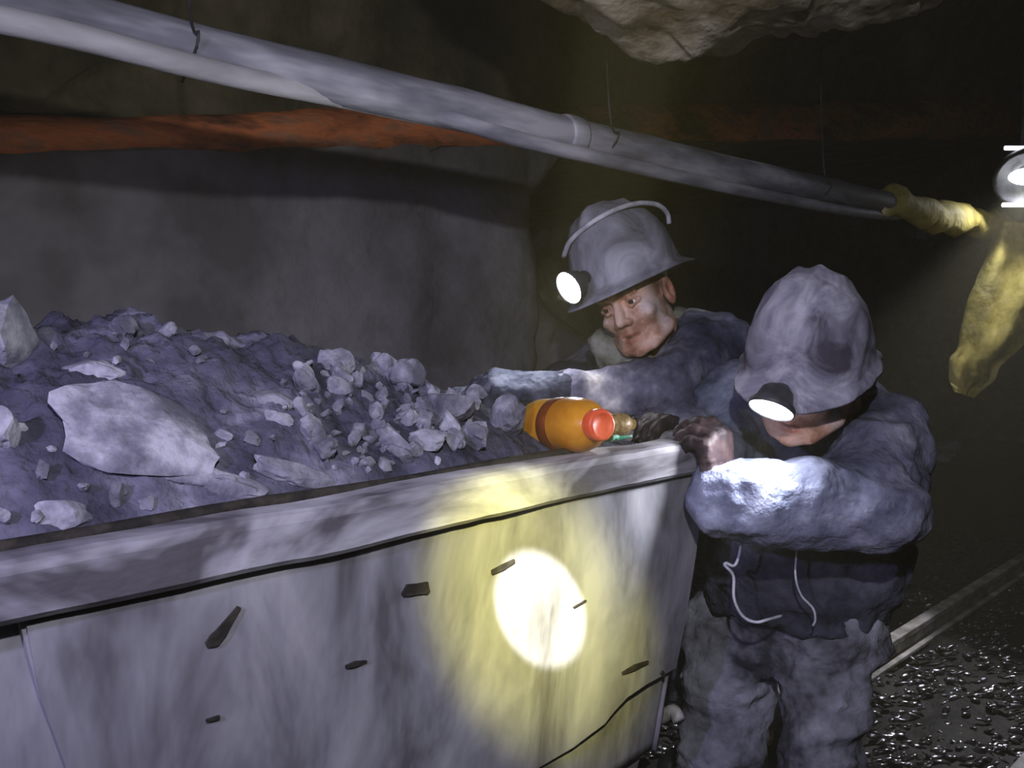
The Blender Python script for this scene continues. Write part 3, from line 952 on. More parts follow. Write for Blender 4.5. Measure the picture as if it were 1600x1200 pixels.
# ------------------------------------------------------------------ solid modelling for figures (signed distances -> one surface)
class Field:
    def __init__(self, xs, ys, zs):
        self.ax = [np.asarray(a, np.float64) for a in (xs, ys, zs)]
        self.D = np.full([len(a) for a in self.ax], 0.5, np.float32)

    @staticmethod
    def axis(lo, hi, coarse, fine=None):
        if fine is None:
            return np.arange(lo, hi + coarse, coarse)
        f0, f1, step = fine
        return np.concatenate([np.arange(lo, f0 - coarse * 0.5, coarse), np.arange(f0, f1, step), np.arange(f1, hi + coarse, coarse)])

    def sub(self, lo, hi):
        sl = []
        for a, l, h in zip(self.ax, lo, hi):
            i0, i1 = np.searchsorted(a, l), np.searchsorted(a, h)
            if i1 - i0 < 1:
                return None
            sl.append(slice(i0, i1))
        X, Y, Z = np.meshgrid(*[a[s] for a, s in zip(self.ax, sl)], indexing='ij', sparse=True)
        return tuple(sl), X, Y, Z

    def merge(self, sl, d, k, carve):
        a = self.D[sl]
        d = d.astype(np.float32)
        if carve:
            d = -d
            h = np.clip(0.5 - 0.5 * (d - a) / k, 0, 1)
            self.D[sl] = a * h + d * (1 - h) + k * h * (1 - h)
        else:
            h = np.clip(0.5 + 0.5 * (a - d) / k, 0, 1)
            self.D[sl] = a * (1 - h) + d * h - k * h * (1 - h)

    def cap(self, a, b, ra, rb=None, k=0.02, carve=False, pad=0.04):
        rb = ra if rb is None else rb
        a, b = np.asarray(a, float), np.asarray(b, float)
        r = max(ra, rb) + k + pad
        g = self.sub(np.minimum(a, b) - r, np.maximum(a, b) + r)
        if g is None:
            return
        sl, X, Y, Z = g
        ab = b - a
        L2 = max(ab @ ab, 1e-9)
        t = np.clip(((X - a[0]) * ab[0] + (Y - a[1]) * ab[1] + (Z - a[2]) * ab[2]) / L2, 0, 1)
        d = np.sqrt((X - a[0] - t * ab[0]) ** 2 + (Y - a[1] - t * ab[1]) ** 2 + (Z - a[2] - t * ab[2]) ** 2) - (ra + (rb - ra) * t)
        self.merge(sl, d, k, carve)

    def ell(self, c, r, R=None, k=0.02, carve=False, pad=0.04):
        c, r = np.asarray(c, float), np.asarray(r, float)
        R = np.eye(3) if R is None else R
        m = max(r) + k + pad
        g = self.sub(c - m, c + m)
        if g is None:
            return
        sl, X, Y, Z = g
        X, Y, Z = X - c[0], Y - c[1], Z - c[2]
        q = [(X * R[0, i] + Y * R[1, i] + Z * R[2, i]) for i in range(3)]
        k0 = np.sqrt(sum((q[i] / r[i]) ** 2 for i in range(3)))
        k1 = np.sqrt(sum((q[i] / r[i] ** 2) ** 2 for i in range(3))) + 1e-6
        d = k0 * (k0 - 1.0) / k1
        self.merge(sl, np.maximum(d, -min(r)), k, carve)

    def mesh(self, smooth=2):
        D = self.D
        S = D < 0
        nx, ny, nz = D.shape
        cnt = np.zeros((nx - 1, ny - 1, nz - 1), np.uint8)
        for i in (0, 1):
            for j in (0, 1):
                for l in (0, 1):
                    cnt += S[i:nx - 1 + i, j:ny - 1 + j, l:nz - 1 + l]
        act = (cnt > 0) & (cnt < 8)
        I, J, K = np.nonzero(act)
        idx = np.full(act.shape, -1, np.int64)
        idx[I, J, K] = np.arange(len(I))
        acc = np.zeros((len(I), 3))
        num = np.zeros(len(I))
        cs = [(i, j, l) for i in (0, 1) for j in (0, 1) for l in (0, 1)]
        for p in cs:
            for q in cs:
                if p < q and sum(abs(a - b) for a, b in zip(p, q)) == 1:
                    dp = D[I + p[0], J + p[1], K + p[2]].astype(np.float64)
                    dq = D[I + q[0], J + q[1], K + q[2]].astype(np.float64)
                    m = (dp < 0) != (dq < 0)
                    t = np.where(m, dp / np.where(m, dp - dq, 1), 0)
                    for ax_, B in enumerate((I, J, K)):
                        A = self.ax[ax_]
                        P0, P1 = A[B + p[ax_]], A[B + q[ax_]]
                        acc[:, ax_] += np.where(m, P0 + (P1 - P0) * t, 0)
                    num += m
        V = acc / num[:, None]
        Fs = []
        for axn in range(3):
            o1, o2 = [(1, 2), (2, 0), (0, 1)][axn]
            a = [slice(1, -1)] * 3
            b = [slice(1, -1)] * 3
            a[axn] = slice(0, -1)
            b[axn] = slice(1, None)
            Sa, Sb = S[tuple(a)], S[tuple(b)]
            E = np.argwhere(Sa != Sb)
            if not len(E):
                continue
            sg = Sa[E[:, 0], E[:, 1], E[:, 2]]
            base_ = E.copy()
            for d_ in range(3):
                if d_ != axn:
                    base_[:, d_] += 1
            def cell(d1, d2):
                c_ = base_.copy()
                c_[:, o1] += d1
                c_[:, o2] += d2
                return idx[c_[:, 0], c_[:, 1], c_[:, 2]]
            q = np.stack([cell(-1, -1), cell(0, -1), cell(0, 0), cell(-1, 0)], 1)
            q[~sg] = q[~sg][:, ::-1]
            Fs.append(q)
        F = np.concatenate(Fs)
        F = F[(F >= 0).all(1)]
        for _ in range(smooth):
            s_ = np.zeros_like(V)
            n_ = np.zeros(len(V))
            for u in range(4):
                a_, b_ = F[:, u], F[:, (u + 1) % 4]
                np.add.at(s_, a_, V[b_])
                np.add.at(s_, b_, V[a_])
                np.add.at(n_, a_, 1)
                np.add.at(n_, b_, 1)
            V = V * 0.5 + 0.5 * s_ / np.maximum(n_, 1)[:, None]
        return V, F


def vnormals(V, F):
    n = np.zeros_like(V)
    fn = np.cross(V[F[:, 2]] - V[F[:, 0]], V[F[:, 3]] - V[F[:, 1]])
    for u in range(4):
        np.add.at(n, F[:, u], fn)
    return n / (np.linalg.norm(n, axis=1)[:, None] + 1e-12)


def head_frame(yaw, pitch, roll):
    """columns: the person's right, forward, up. Angles in degrees against the line to the camera:
    yaw turns the face to the picture's left, pitch down, roll leans the crown to the picture's right."""
    y, p, r = map(math.radians, (yaw, pitch, roll))
    f = np.array((-math.sin(y) * math.cos(p), -math.sin(p), math.cos(y) * math.cos(p)))
    u = np.array((-math.sin(y) * math.sin(p), math.cos(p), math.cos(y) * math.sin(p)))

    def rl(v):
        return np.array((v[0] * math.cos(r) + v[1] * math.sin(r), -v[0] * math.sin(r) + v[1] * math.cos(r), v[2]))
    f, u = rl(f), rl(u)
    fw = CR * f[0] + CU * f[1] + CT * f[2]
    uw = CR * u[0] + CU * u[1] + CT * u[2]
    rt = np.cross(fw, uw)
    return np.stack([rt, fw, uw], 1)


def add_head(f, c, R, s):
    T = lambda p: c + R @ (np.asarray(p, float) * s)
    f.ell(T((0, -0.014, 0.035)), np.array((0.075, 0.094, 0.085)) * s, R, 0.01)
    f.ell(T((0, 0.022, -0.028)), np.array((0.061, 0.064, 0.082)) * s, R, 0.02 * s)
    f.ell(T((0, 0.034, -0.080)), np.array((0.046, 0.046, 0.034)) * s, R, 0.02 * s)
    f.ell(T((0, 0.068, -0.101)), np.array((0.021, 0.017, 0.017)) * s, R, 0.014 * s)
    for sx in (-1, 1):
        f.ell(T((sx * 0.041, 0.058, -0.030)), np.array((0.022, 0.020, 0.017)) * s, R, 0.014 * s)
        f.cap(T((sx * 0.010, 0.085, 0.021)), T((sx * 0.042, 0.074, 0.024)), 0.010 * s, 0.008 * s, 0.010 * s)
        f.cap(T((sx * 0.058, 0.02, -0.075)), T((sx * 0.030, 0.058, -0.096)), 0.018 * s, 0.015 * s, 0.016 * s)
    f.cap(T((0, 0.083, 0.012)), T((0, 0.101, -0.032)), 0.0085 * s, 0.0115 * s, 0.008 * s)
    for sx in (-1, 1):
        f.ell(T((sx * 0.0125, 0.090, -0.037)), np.array((0.0085, 0.0105, 0.008)) * s, R, 0.006 * s)
        f.ell(T((sx * 0.031, 0.098, 0.000)), np.array((0.017, 0.020, 0.0125)) * s, R, 0.008 * s, carve=True)
        f.ell(T((sx * 0.007, 0.097, -0.046)), np.array((0.0038, 0.005, 0.004)) * s, R, 0.002 * s, carve=True)
        # lids
        for z0, z1, rr_ in ((0.004, 0.0088, 0.0046), (-0.004, -0.0088, 0.0040)):
            f.cap(T((sx * 0.016, 0.0775, z0 * 0.4)), T((sx * 0.030, 0.0845, z1)), rr_ * s, rr_ * s, 0.003 * s)
            f.cap(T((sx * 0.030, 0.0845, z1)), T((sx * 0.046, 0.0725, z0 * 0.4)), rr_ * s, rr_ * s, 0.003 * s)
        # ears
        f.ell(T((sx * 0.078, -0.006, -0.008)), np.array((0.0105, 0.020, 0.033)) * s, R, 0.006 * s)
        f.ell(T((sx * 0.090, 0.002, -0.006)), np.array((0.009, 0.010, 0.020)) * s, R, 0.004 * s, carve=True)
    # lips, slightly parted
    f.ell(T((0, 0.060, -0.070)), np.array((0.030, 0.022, 0.022)) * s, R, 0.012 * s)
    for sx in (-1, 1):
        f.cap(T((sx * 0.002, 0.0815, -0.0625)), T((sx * 0.023, 0.0700, -0.0670)), 0.0056 * s, 0.0035 * s, 0.005 * s)
        f.cap(T((sx * 0.002, 0.0805, -0.0765)), T((sx * 0.020, 0.0700, -0.0705)), 0.0062 * s, 0.0035 * s, 0.005 * s)
        f.cap(T((sx * 0.001, 0.0885, -0.0700)), T((sx * 0.019, 0.0800, -0.0688)), 0.0050 * s, 0.0030 * s, 0.002 * s, carve=True)


def head_tint(V, c, R, s):
    q = ((V - c) @ R) / s
    col = np.ones((len(V), 3))

    def blob(p, r, tone, amt=1.0):
        w_ = np.exp(-(((q - np.asarray(p)) / np.asarray(r)) ** 2).sum(1)) * amt
        col[:] = col * (1 - w_[:, None]) + np.asarray(tone) * w_[:, None]
    for sx in (-1, 1):
        blob((sx * 0.012, 0.088, -0.066), (0.012, 0.02, 0.005), (0.85, 0.48, 0.45), 0.8)
        blob((sx * 0.010, 0.086, -0.078), (0.012, 0.02, 0.005), (0.90, 0.52, 0.48), 0.8)
        # brows
        for x_ in np.linspace(0.014, 0.046, 6):
            blob((sx * x_, 0.085 - 0.2 * (x_ - 0.014), 0.024 + 0.10 * (x_ - 0.014)), (0.006, 0.02, 0.0042), (0.08, 0.07, 0.08), 0.85)
        blob((sx * 0.031, 0.080, -0.001), (0.021, 0.02, 0.013), (0.45, 0.38, 0.36), 0.55)
        # grey dust on cheeks and temples, warm ears
        blob((sx * 0.048, 0.060, -0.022), (0.020, 0.04, 0.016), (1.25, 1.55, 1.95), 0.75)
        blob((sx * 0.064, 0.025, -0.055), (0.018, 0.045, 0.035), (0.55, 0.75, 0.95), 0.8)
        blob((sx * 0.085, -0.006, -0.008), (0.02, 0.03, 0.04), (1.05, 0.85, 0.85), 0.8)
    for sx in (-1, 1):
        blob((sx * 0.072, 0.022, 0.012), (0.022, 0.026, 0.034), (0.10, 0.07, 0.07), 0.9)
    blob((0, 0.11, -0.022), (0.008, 0.02, 0.022), (1.25, 1.2, 1.2), 0.7)
    blob((0, 0.08, -0.102), (0.03, 0.03, 0.022), (0.85, 0.70, 0.62), 0.6)
    blob((0, 0.085, -0.055), (0.024, 0.02, 0.006), (0.55, 0.48, 0.46), 0.5)
    blob((0, -0.02, -0.10), (0.08, 0.07, 0.05), (0.5, 0.45, 0.45), 0.7)
    blob((0, 0.082, -0.0697), (0.015, 0.02, 0.0030), (0.10, 0.04, 0.04), 0.95)
    n = fbm(V, 40, 3, 301)
    col *= np.clip(1.0 + 0.22 * n, 0.6, 1.4)[:, None]
    return col


def helmet(parent, c, R, s, mat, seed, lift=0.0, dent=0.0035):
    T = lambda p: c + ((np.asarray(p, float) + np.array((0, 0, lift))) * s) @ R.T
    rx, ry = 0.110, 0.138
    rings = [(0.0, 0.196), (0.12, 0.1955), (0.28, 0.191), (0.45, 0.182), (0.60, 0.168), (0.74, 0.148), (0.85, 0.122), (0.92, 0.095), (0.965, 0.068), (0.99, 0.045), (1.0, 0.032)]
    n = 72
    V, F = [], []
    th = np.linspace(0, 2 * PI, n, endpoint=False)

    def ring(sc, z, ext=0.0, rib=True, dz=0.0):
        out_ = []
        for a in th:
            ca, sa = math.cos(a), math.sin(a)          # a = 0 towards the front (y)
            fb = max(ca, 0) ** 2
            bb = max(-ca, 0) ** 3
            e = ext * (0.28 + 0.55 * fb + 0.65 * bb)
            x, y = (rx * sc + e) * sa, (ry * sc + e) * ca
            zz = z + dz * (fb * 0.6 + bb)
            if rib:
                g = math.exp(-(x / 0.011) ** 2) + 0.8 * math.exp(-((abs(x) - 0.042) / 0.008) ** 2)
                k_ = min(1.0, (z - 0.03) / 0.06)
                zz += 0.0065 * g * k_
                y *= 1 + 0.018 * g * k_
            out_.append((x, y - 0.008, zz))
        return out_
    for sc, z in rings:
        V += ring(sc, z)
    V += ring(1.0, 0.028, 0.004, False)
    V += ring(1.0, 0.023, 0.022, False, -0.004)
    V += ring(1.0, 0.017, 0.042, False, -0.010)
    V += ring(1.0, 0.013, 0.044, False, -0.010)
    V += ring(1.0, 0.016, 0.034, False, -0.008)
    V += ring(0.96, 0.022, 0.004, False)
    V += ring(0.95, 0.05, 0, False)
    V += ring(0.86, 0.11, 0, False)
    V += ring(0.5, 0.168, 0, False)
    V += ring(0.0, 0.184, 0, False)
    m = len(V) // n
    F = []
    for i in range(m - 1):
        for k in range(n):
            k2 = (k + 1) % n
            F.append((i * n + k, (i + 1) * n + k, (i + 1) * n + k2, i * n + k2))
    V = np.array(V)
    V = V + (V / (np.linalg.norm(V, axis=1)[:, None] + 1e-6)) * (dent * fbm(V, 20, 3, seed))[:, None]
    h = mesh_obj('helmet', T(V), F, mat, parent)
    return h, T


def cap_lamp(h, T, R, pos, tilt, s):
    """lamp on the front of the helmet; tilt = lens direction in head axes"""
    o = T(pos)
    d = R @ (np.asarray(tilt, float) / np.linalg.norm(tilt))
    V, F = lathe([(0.0, -0.036), (0.020, -0.036), (0.026, -0.030), (0.031, -0.012), (0.038, -0.004), (0.038, 0.005), (0.0365, 0.0055), (0.0355, 0.002)], o, d, 32)
    mesh_obj('lamp_housing', V, F, M['dark_metal'], h)
    V, F = lathe([(0.0, 0.0065), (0.018, 0.0062), (0.031, 0.005), (0.0355, 0.003)], o, d, 32)
    l = mesh_obj('lamp_lens', V, F, M['lens'], h)
    l['label'] = 'glowing white lamp lens'
    q = T((pos[0], pos[1] - 0.055, pos[2] + 0.008))
    V, F = tube([o - d * 0.03, (o - d * 0.03) * 0.5 + q * 0.5, q], [0.012, 0.013, 0.016], 10)
    mesh_obj('lamp_bracket', V, F, M['dark_metal'], h)
    return o, d


def eyes(parent, c, R, s, look):
    for sx in (-1, 1):
        p = c + R @ (np.array((sx * 0.031, 0.0725, 0.0)) * s)
        V, F = lathe([(0.0120 * s * math.sin(a) + 1e-5, -0.0120 * s * math.cos(a)) for a in np.linspace(0, PI, 12)], p, R @ np.array(look), 20)
        e = mesh_obj('eye', V, F, M['eye'], parent)
        V, F = lathe([(0.0062 * s, 0.0100 * s), (0.0058 * s, 0.0112 * s), (0.003 * s, 0.0124 * s), (1e-5, 0.0127 * s)], p, R @ np.array(look), 18)
        mesh_obj('iris', V, F, M['iris'], e)


def hand(name, parent, wrist, yd, zd, thumb, curl, spread, mat, s=1.0, cuff=0.06, thumb_curl=0.5):
    """gloved hand: yd along the palm to the fingers, zd out of the back of the hand, thumb = +1/-1 side"""
    y = np.asarray(yd, float)
    y /= np.linalg.norm(y)
    z = np.asarray(zd, float)
    z -= y * (z @ y)
    z /= np.linalg.norm(z)
    x = np.cross(y, z)
    wrist = np.asarray(wrist, float)
    T = lambda p: wrist + (x * p[0] + y * p[1] + z * p[2]) * s
    ch = []
    fl = [(0.034, 0.026, 0.020), (0.038, 0.029, 0.022), (0.036, 0.027, 0.021), (0.029, 0.021, 0.018)]
    for i in range(4):
        x0 = thumb * (0.033 - 0.0215 * i)
        y0 = (0.092, 0.096, 0.092, 0.083)[i]
        ang = 0.10 + 0.05 * i
        p = np.array((x0, y0, 0.0))
        sp_ = spread * (1.5 - i) * thumb
        for j, ln in enumerate(fl[i]):
            ang += curl[j] * (1 + 0.10 * (i - 1.5))
            q = p + ln * np.array((math.sin(sp_) * math.cos(ang), math.cos(sp_) * math.cos(ang), -math.sin(ang)))
            ch.append((p, q, 0.0118 - 0.0009 * j - (0.0008 if i == 3 else 0), 0.0110 - 0.001 * j - (0.0008 if i == 3 else 0)))
            p = q
    tb = [np.array((thumb * 0.024, 0.026, -0.006)), np.array((thumb * 0.050, 0.052, -0.014))]
    tb.append(tb[1] + 0.032 * np.array((thumb * (0.55 - thumb_curl * 0.5), 0.75, -thumb_curl)))
    tb.append(tb[2] + 0.026 * np.array((thumb * (0.25 - thumb_curl), 0.75, -thumb_curl * 1.2)))
    pts_ = np.array([T(c_[0]) for c_ in ch] + [T(c_[1]) for c_ in ch] + [T(t_) for t_ in tb] + [T((0, -cuff, 0))])
    lo, hi = pts_.min(0) - 0.055, pts_.max(0) + 0.055
    f = Field(*[np.arange(l, h, 0.0032) for l, h in zip(lo, hi)])
    for i in range(4):
        x0 = thumb * (0.033 - 0.0215 * i)
        f.cap(T((x0 * 0.72, 0.012, 0)), T((x0, (0.092, 0.096, 0.092, 0.083)[i], 0.0)), 0.0145 * s, 0.0130 * s, 0.012 * s, pad=0.012)
    f.cap(T((0, -cuff, 0)), T((0, 0.012, 0)), 0.034 * s, 0.027 * s, 0.016 * s, pad=0.012)
    for (p, q, ra, rb) in ch:
        f.cap(T(p), T(q), ra * s, rb * s, 0.0035 * s, pad=0.012)
    f.cap(T(tb[0]), T(tb[1]), 0.018 * s, 0.0135 * s, 0.012 * s, pad=0.012)
    f.cap(T(tb[1]), T(tb[2]), 0.0130 * s, 0.0120 * s, 0.004 * s, pad=0.012)
    f.cap(T(tb[2]), T(tb[3]), 0.0120 * s, 0.0105 * s, 0.004 * s, pad=0.012)
    V, F = f.mesh(1)
    N = vnormals(V, F)
    V = V + N * (0.0014 * ridged(V, 55, 2, 311))[:, None]
    return mesh_obj(name, V, F, mat, parent)


def cloth(V, F, amp, seed, sc=9.0, fold=(1, 1, 1)):
    N = vnormals(V, F)
    P = V * np.asarray(fold)
    w_ = ridged(P + 0.03 * np.stack([fbm(V, 5, 2, seed + 40 + i) for i in range(3)], 1), sc, 3, seed)
    return V + N * (amp * (w_ - 0.3))[:, None] + N * (amp * 0.5 * fbm(V, 26, 2, seed + 9))[:, None]


def limb_chain(f, pts, rad, k):
    for (a, b, ra, rb) in zip(pts, pts[1:], rad, rad[1:]):
        f.cap(a, b, ra, rb, k)


def near(V, a, b, r):
    """0..1 weight near a segment"""
    ab = b - a
    t = np.clip(((V - a) @ ab) / (ab @ ab), 0, 1)
    d = np.linalg.norm(V - a - t[:, None] * ab, axis=1)
    return np.clip(1.4 - d / r, 0, 1)


def build_person(J, Rh, hc, hs, mats, label, helmet_label, seed):
    """J: joints. Body, then clothes, then helmet."""
    g = np.array((hc[0], hc[1], 0.0))
    allp = np.array([v for v in J.values()] + [hc + (0, 0, 0.1), hc - (0, 0, 0.1)])
    lo, hi = allp.min(0) - 0.2, allp.max(0) + 0.2
    # --- continuous body: head, neck, trunk, arms, legs
    fine = [(hc[i] - 0.145, hc[i] + 0.145, 0.0032) for i in range(3)]
    f = Field(*[Field.axis(lo[i], hi[i], 0.014, fine[i]) for i in range(3)])
    nb = J['neck']
    f.cap(hc + Rh @ np.array((0, -0.025, -0.05)) * hs, nb, 0.055 * hs, 0.062, 0.03)
    limb_chain(f, [nb, J['chest'], J['waist'], J['pelvis']], [0.07, 0.115, 0.11, 0.115], 0.06)
    for s_ in 'LR':
        limb_chain(f, [nb, J['sh' + s_], J['el' + s_], J['wr' + s_]], [0.055, 0.052, 0.040, 0.026], 0.03)
        limb_chain(f, [J['pelvis'], J['hip' + s_], J['kn' + s_], J['an' + s_]], [0.09, 0.075, 0.05, 0.035], 0.03)
    add_head(f, hc, Rh, hs)
    V, F = f.mesh(1)
    body = mesh_obj('person', V, F, M['skin'], None, colors=head_tint(V, hc, Rh, hs))
    tag(body, label, 'person')
    # --- jacket
    f = Field(*[np.arange(lo[i], hi[i], 0.0085) for i in range(3)])
    side = (J['shL'] - J['shR'])
    side = side / np.linalg.norm(side)
    limb_chain(f, [nb + (J['chest'] - nb) * 0.35, J['chest'], J['waist'], J['hem']], [0.105, 0.150, 0.150, 0.150], 0.05)
    for d_ in (-1, 1):
        limb_chain(f, [J['chest'] + side * d_ * 0.06, J['waist'] + side * d_ * 0.055, J['hem'] + side * d_ * 0.055], [0.125, 0.130, 0.128], 0.05)
    # hem is cut off cleanly: carve below it
    ud = (J['hem'] - J['waist'])
    ud = ud / np.linalg.norm(ud)
    f.ell(J['hem'] + ud * 0.20, (0.30, 0.30, 0.13), None, 0.012, carve=True)
    for s_, rr_ in (('L', mats['armL']), ('R', mats['armR'])):
        limb_chain(f, [nb + (J['sh' + s_] - nb) * 0.3, J['sh' + s_]], [0.085, 0.080], 0.05)
        limb_chain(f, [J['sh' + s_], J['el' + s_], J['el' + s_] + (J['wr' + s_] - J['el' + s_]) * 0.93], rr_, 0.025)
    # collar ring
    xa, ya, za = frame_of(hc - nb)
    for k in range(14):
        a0, a1 = 2 * PI * k / 14, 2 * PI * (k + 1) / 14
        p0 = nb + za * 0.03 + (xa * math.cos(a0) + ya * math.sin(a0)) * 0.078
        p1 = nb + za * 0.03 + (xa * math.cos(a1) + ya * math.sin(a1)) * 0.078
        f.cap(p0, p1, 0.022, 0.022, 0.02)
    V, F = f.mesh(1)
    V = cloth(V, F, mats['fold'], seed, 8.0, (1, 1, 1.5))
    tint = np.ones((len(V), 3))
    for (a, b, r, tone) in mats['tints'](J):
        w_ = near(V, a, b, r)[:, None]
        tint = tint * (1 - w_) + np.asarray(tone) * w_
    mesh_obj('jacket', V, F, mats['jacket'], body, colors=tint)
    # --- trousers
    tp = np.array([J['pelvis'], J['hipL'], J['hipR'], J['knL'], J['knR'], J['anL'], J['anR'], J['hem']])
    l2, h2 = tp.min(0) - 0.2, tp.max(0) + 0.16
    f = Field(*[np.arange(l2[i], h2[i], 0.009) for i in range(3)])
    f.cap(J['hem'] - ud * 0.03, J['pelvis'], 0.125, 0.125, 0.05)
    for s_ in 'LR':
        limb_chain(f, [J['pelvis'], J['hip' + s_]], [0.11, 0.105], 0.04)
        limb_chain(f, [J['hip' + s_], J['hip' + s_] * 0.55 + J['kn' + s_] * 0.45, J['kn' + s_], J['an' + s_] + (0, 0, 0.12)], [0.104, 0.086, 0.078, 0.075], 0.012)
    V, F = f.mesh(1)
    V = cloth(V, F, 0.013, seed + 5, 8.0, (1, 1, 1.8))
    mesh_obj('trousers', V, F, M['trousers'], body, colors=np.ones((len(V), 3)))
    # --- boots
    for s_ in 'LR':
        an = J['an' + s_]
        lo3, hi3 = an + np.array((-0.30, -0.12, -0.14)), an + np.array((0.14, 0.12, 0.30))
        f = Field(*[np.arange(lo3[i], hi3[i], 0.009) for i in range(3)])
        f.cap(an + (0, 0, 0.22), an + (0, 0, -0.02), 0.062, 0.052, 0.02)
        f.cap(an + (0.02, 0, -0.05), an + (-0.15, 0, -0.055), 0.045, 0.04, 0.03)
        f.ell(an + (-0.06, 0, -0.082), (0.15, 0.05, 0.016), None, 0.01)
        V, F = f.mesh(1)
        mesh_obj('boot', V, F, M['boot'], body)
    h, T = helmet(body, hc, mats.get('Rhel', Rh), hs * mats.get('hel', 1.0), mats['helmet'], seed, mats.get('lift', 0.0), mats.get('dent', 0.0045))
    h['label'] = helmet_label
    return body, h, T


# ------------------------------------------------------------------ the near man
Rn = head_frame(33, 33, 13)
hs = 1.03
hn = at(1232, 697, 1.56) - Rn @ (np.array((0, 0.075, -0.115)) * hs)
JN = dict(
    neck=at(1322, 668, 1.80), chest=at(1275, 770, 1.83), waist=at(1258, 850, 1.83), hem=at(1240, 905, 1.83), pelvis=at(1232, 955, 1.85),
    shL=at(1372, 690, 1.69), elL=at(1364, 790, 1.51), wrL=at(1118, 778, 1.49),
    shR=at(1150, 640, 1.84), elR=at(1112, 735, 1.74), wrR=at(1072, 668, 1.68),
    hipL=at(1294, 985, 1.78), hipR=at(1152, 985, 1.92), knL=at(1278, 1215, 1.70), knR=at(1120, 1205, 1.86))
for s_, dx in (('L', 0.22), ('R', 0.10)):
    JN['an' + s_] = np.array((JN['kn' + s_][0] + dx, JN['kn' + s_][1] + 0.0, 0.11))


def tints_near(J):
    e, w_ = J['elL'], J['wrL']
    return [(J['hem'] + CT * 0.05, J['waist'] + CT * 0.05 + np.array((0, 0, -0.02)), 0.22, (0.26, 0.25, 0.27)),  # lower front darkened in the tint, standing in for the arm's shade
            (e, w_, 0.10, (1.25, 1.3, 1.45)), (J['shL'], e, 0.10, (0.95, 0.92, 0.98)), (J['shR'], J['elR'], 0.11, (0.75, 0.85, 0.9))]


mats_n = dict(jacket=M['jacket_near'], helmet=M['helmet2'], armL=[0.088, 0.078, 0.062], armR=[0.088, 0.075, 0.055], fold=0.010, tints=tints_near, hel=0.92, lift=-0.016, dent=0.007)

near_man, nh, TN = build_person(JN, Rn, hn, hs, mats_n, 'man in a slate jacket bent behind the cart corner, face hidden below his lit helmet', 'muddy grey helmet with a lit lamp', 401)
lo_, ld_ = cap_lamp(nh, TN, Rn, (0, 0.178, 0.022), (0.0, 0.78, -0.58), 1.0)
eyes(near_man, hn, Rn, hs, (0, 0.95, -0.3))
spot('near_cap_lamp_light', lo_ + ld_ * 0.02, lo_ + ld_ + np.array((0, 0, -0.5)), 4.0, (0.82, 0.88, 1.0), 110, 0.7, 0.02)
hand('glove', near_man, at(1122, 768, 1.505), np.array((0, 0, 1.0)) - RGT * 0.08, RGT * 0.72 - FWD * 0.70, 1, (0.95, 0.75, 0.35), 0.03, M['glove_brown'], 1.0, 0.03)['label'] = 'dark brown work glove gripping the cart corner'
hand('glove', near_man, at(1078, 672, 1.72), -RGT * 0.7 - FWD * 0.5 + np.array((0, 0, 0.25)), (0, 0, 1.0), -1, (0.5, 0.7, 0.5), 0.05, M['glove_brown'], 1.0, 0.05)
# lamp cord hanging from his jacket
cd = 1.60
V, F = tube(spline([at(1246, 826, cd), at(1245, 860, cd), at(1243, 900, cd), at(1252, 930, cd), at(1270, 950, cd), at(1274, 968, cd), at(1270, 978, cd)], 5), 0.0022, 6)
mesh_obj('lamp_cord', V, F, M['cable'], near_man)
V, F = tube(spline([at(1160, 826, cd), at(1158, 850, cd), at(1153, 874, cd), at(1146, 884, cd), at(1135, 880, cd), at(1133, 884, cd), at(1146, 900, cd), at(1147, 935, cd), at(1160, 962, cd), at(1180, 972, cd), at(1200, 968, cd), at(1222, 962, cd + 0.03)], 5), 0.0030, 6)
mesh_obj('lamp_cord', V, F, M['cable'], near_man)

# ------------------------------------------------------------------ the far man
Rf = head_frame(36, 6, -19)
hsf = 1.07
hf = at(968, 478, 2.02) - Rf @ (np.array((0, 0.078, 0.0)) * hsf)
JF = dict(
    neck=at(1040, 560, 2.20), chest=at(1050, 660, 2.27), waist=at(1090, 780, 2.36), hem=at(1100, 860, 2.42), pelvis=at(1100, 880, 2.44),
    shL=at(1112, 540, 2.08), elL=at(1052, 607, 1.95), wrL=at(862, 616, 1.90),
    shR=at(930, 590, 2.38), elR=at(870, 620, 2.22), wrR=at(790, 618, 2.08),
    hipL=at(1130, 900, 2.42), hipR=at(1040, 900, 2.52), knL=at(1135, 1060, 2.44), knR=at(1040, 1060, 2.55))
for s_, dx in (('L', 0.25), ('R', 0.18)):
    JF['an' + s_] = np.array((JF['kn' + s_][0] + dx, JF['kn' + s_][1], 0.11))


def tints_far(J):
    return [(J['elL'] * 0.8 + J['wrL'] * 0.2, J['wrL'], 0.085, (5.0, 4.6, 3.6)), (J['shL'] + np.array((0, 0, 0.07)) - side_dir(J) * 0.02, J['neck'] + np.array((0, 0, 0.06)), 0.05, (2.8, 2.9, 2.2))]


def side_dir(J):
    v = J['shL'] - J['shR']
    return v / np.linalg.norm(v)


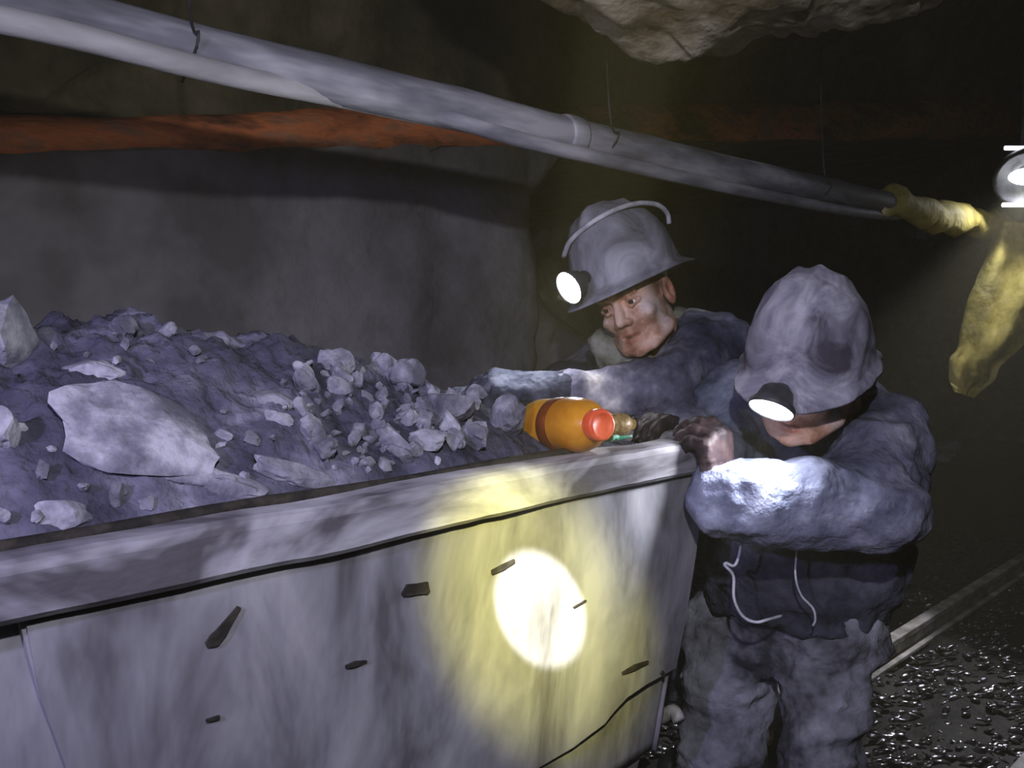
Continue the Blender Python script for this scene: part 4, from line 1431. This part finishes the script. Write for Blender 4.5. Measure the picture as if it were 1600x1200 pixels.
mats_f = dict(jacket=M['jacket_far'], helmet=M['helmet'], armL=[0.082, 0.066, 0.046], armR=[0.08, 0.066, 0.048], fold=0.009, tints=tints_far, hel=1.02, lift=0.016, Rhel=head_frame(44, 4, -20))
far_man, fh, TF_ = build_person(JF, Rf, hf, hsf, mats_f, 'man in a navy jacket leaning on the cart end and looking at the camera', 'dusty grey helmet with a lit lamp and a pale cable', 501)
RHf = mats_f['Rhel']
lo_, ld_ = cap_lamp(fh, TF_, RHf, (0, 0.190, 0.055), (0.25, 0.93, -0.12), 1.0)
eyes(far_man, hf, Rf, hsf, (0.05, 1.0, 0.0))
spot('far_cap_lamp_light', lo_ + ld_ * 0.02, lo_ + ld_ + np.array((0, 0, -0.12)), 1.0, (0.86, 0.90, 1.0), 110, 0.8, 0.02)
# pale cable over the dome
cp = []
for a, sc_, z_, o_ in ((-38, 0.86, 0.122, 0.007), (-15, 0.78, 0.143, 0.007), (15, 0.70, 0.157, 0.007), (45, 0.66, 0.164, 0.008), (75, 0.66, 0.165, 0.008), (100, 0.72, 0.160, 0.010), (122, 0.84, 0.146, 0.014), (136, 0.95, 0.124, 0.014), (138, 0.95, 0.102, 0.010)):
    an_ = math.radians(a)
    cp.append(TF_((-(0.110 * sc_ + o_) * math.sin(an_), (0.138 * sc_ + o_) * math.cos(an_) - 0.008, z_)))
V, F = tube(spline(cp, 6), 0.0058, 8)
mesh_obj('lamp_cable', V, F, M['cable'], fh)
# scarf round his neck
lo3, hi3 = JF['neck'] - 0.2, JF['neck'] + 0.2
f = Field(*[np.arange(lo3[i], hi3[i], 0.007) for i in range(3)])
nbv = hf + Rf @ np.array((0, -0.02, -0.10))
xa, ya, za = frame_of(nbv - JF['neck'])
for k in range(16):
    a0, a1 = 2 * PI * k / 16, 2 * PI * (k + 1) / 16
    for h_, r_ in ((0.012, 0.088), (0.050, 0.080)):
        f.cap(JF['neck'] + za * h_ + (xa * math.cos(a0) + ya * math.sin(a0)) * r_, JF['neck'] + za * h_ + (xa * math.cos(a1) + ya * math.sin(a1)) * r_, 0.027, 0.027, 0.015)
f.cap(at(945, 540, 2.14), at(965, 580, 2.12), 0.036, 0.040, 0.03)
f.cap(at(965, 580, 2.12), at(1010, 575, 2.10), 0.034, 0.028, 0.03)
V, F = f.mesh(1)
V = cloth(V, F, 0.007, 611, 12)
mesh_obj('scarf', V, F, M['scarf'], far_man)
hand('glove', far_man, at(858, 608, 1.900), -RGT + np.array((0, 0, 0.10)) - FWD * 0.05, np.array((0, 0, 1.0)) - FWD * 0.35, 1, (0.55, 0.6, 0.4), 0.04, M['glove_blue'], 1.28, 0.03)['label'] = 'grey blue work glove resting on the cart end'
hand('glove', far_man, at(770, 612, 2.06), -RGT * 0.8 - FWD * 0.5, (0, 0, 1.0), -1, (0.5, 0.6, 0.4), 0.04, M['glove_blue'], 1.0, 0.05)

# ------------------------------------------------------------------ wet gravel beside the track
gr = np.random.default_rng(9)
bm = bmesh.new()
bmesh.ops.create_icosphere(bm, subdivisions=2, radius=1.0)
IV = np.array([v.co[:] for v in bm.verts])
IF = [[v.index for v in f_.verts] for f_ in bm.faces]
bm.free()
GV, GF = [], []
for k in range(5200):
    x = gr.uniform(2.2, 6.0)
    y = gr.uniform(0.2, 2.3)
    if abs(y - 0.72) < 0.05 or abs(y - 1.41) < 0.05:
        continue
    s_ = gr.uniform(0.005, 0.014)
    a = -PI / 4 + gr.normal() * 0.25
    ca, sa = math.cos(a), math.sin(a)
    P = IV * np.array((s_ * gr.uniform(1.3, 2.6), s_, s_ * 0.6))
    P = P @ np.array(((1, 0, gr.normal() * 0.25), (0, 1, gr.normal() * 0.35), (0, 0, 1)))
    P = np.stack([P[:, 0] * ca - P[:, 1] * sa, P[:, 0] * sa + P[:, 1] * ca, P[:, 2]], 1) + np.array((x, y, 0.006))
    GF += [[i_ + len(GV) * len(IV) for i_ in f_] for f_ in IF]
    GV.append(P)
tag(mesh_obj('wet_gravel', np.vstack(GV), GF, M['gravel']), 'glinting wet black gravel on the floor beside the rail', 'gravel', kind='stuff')
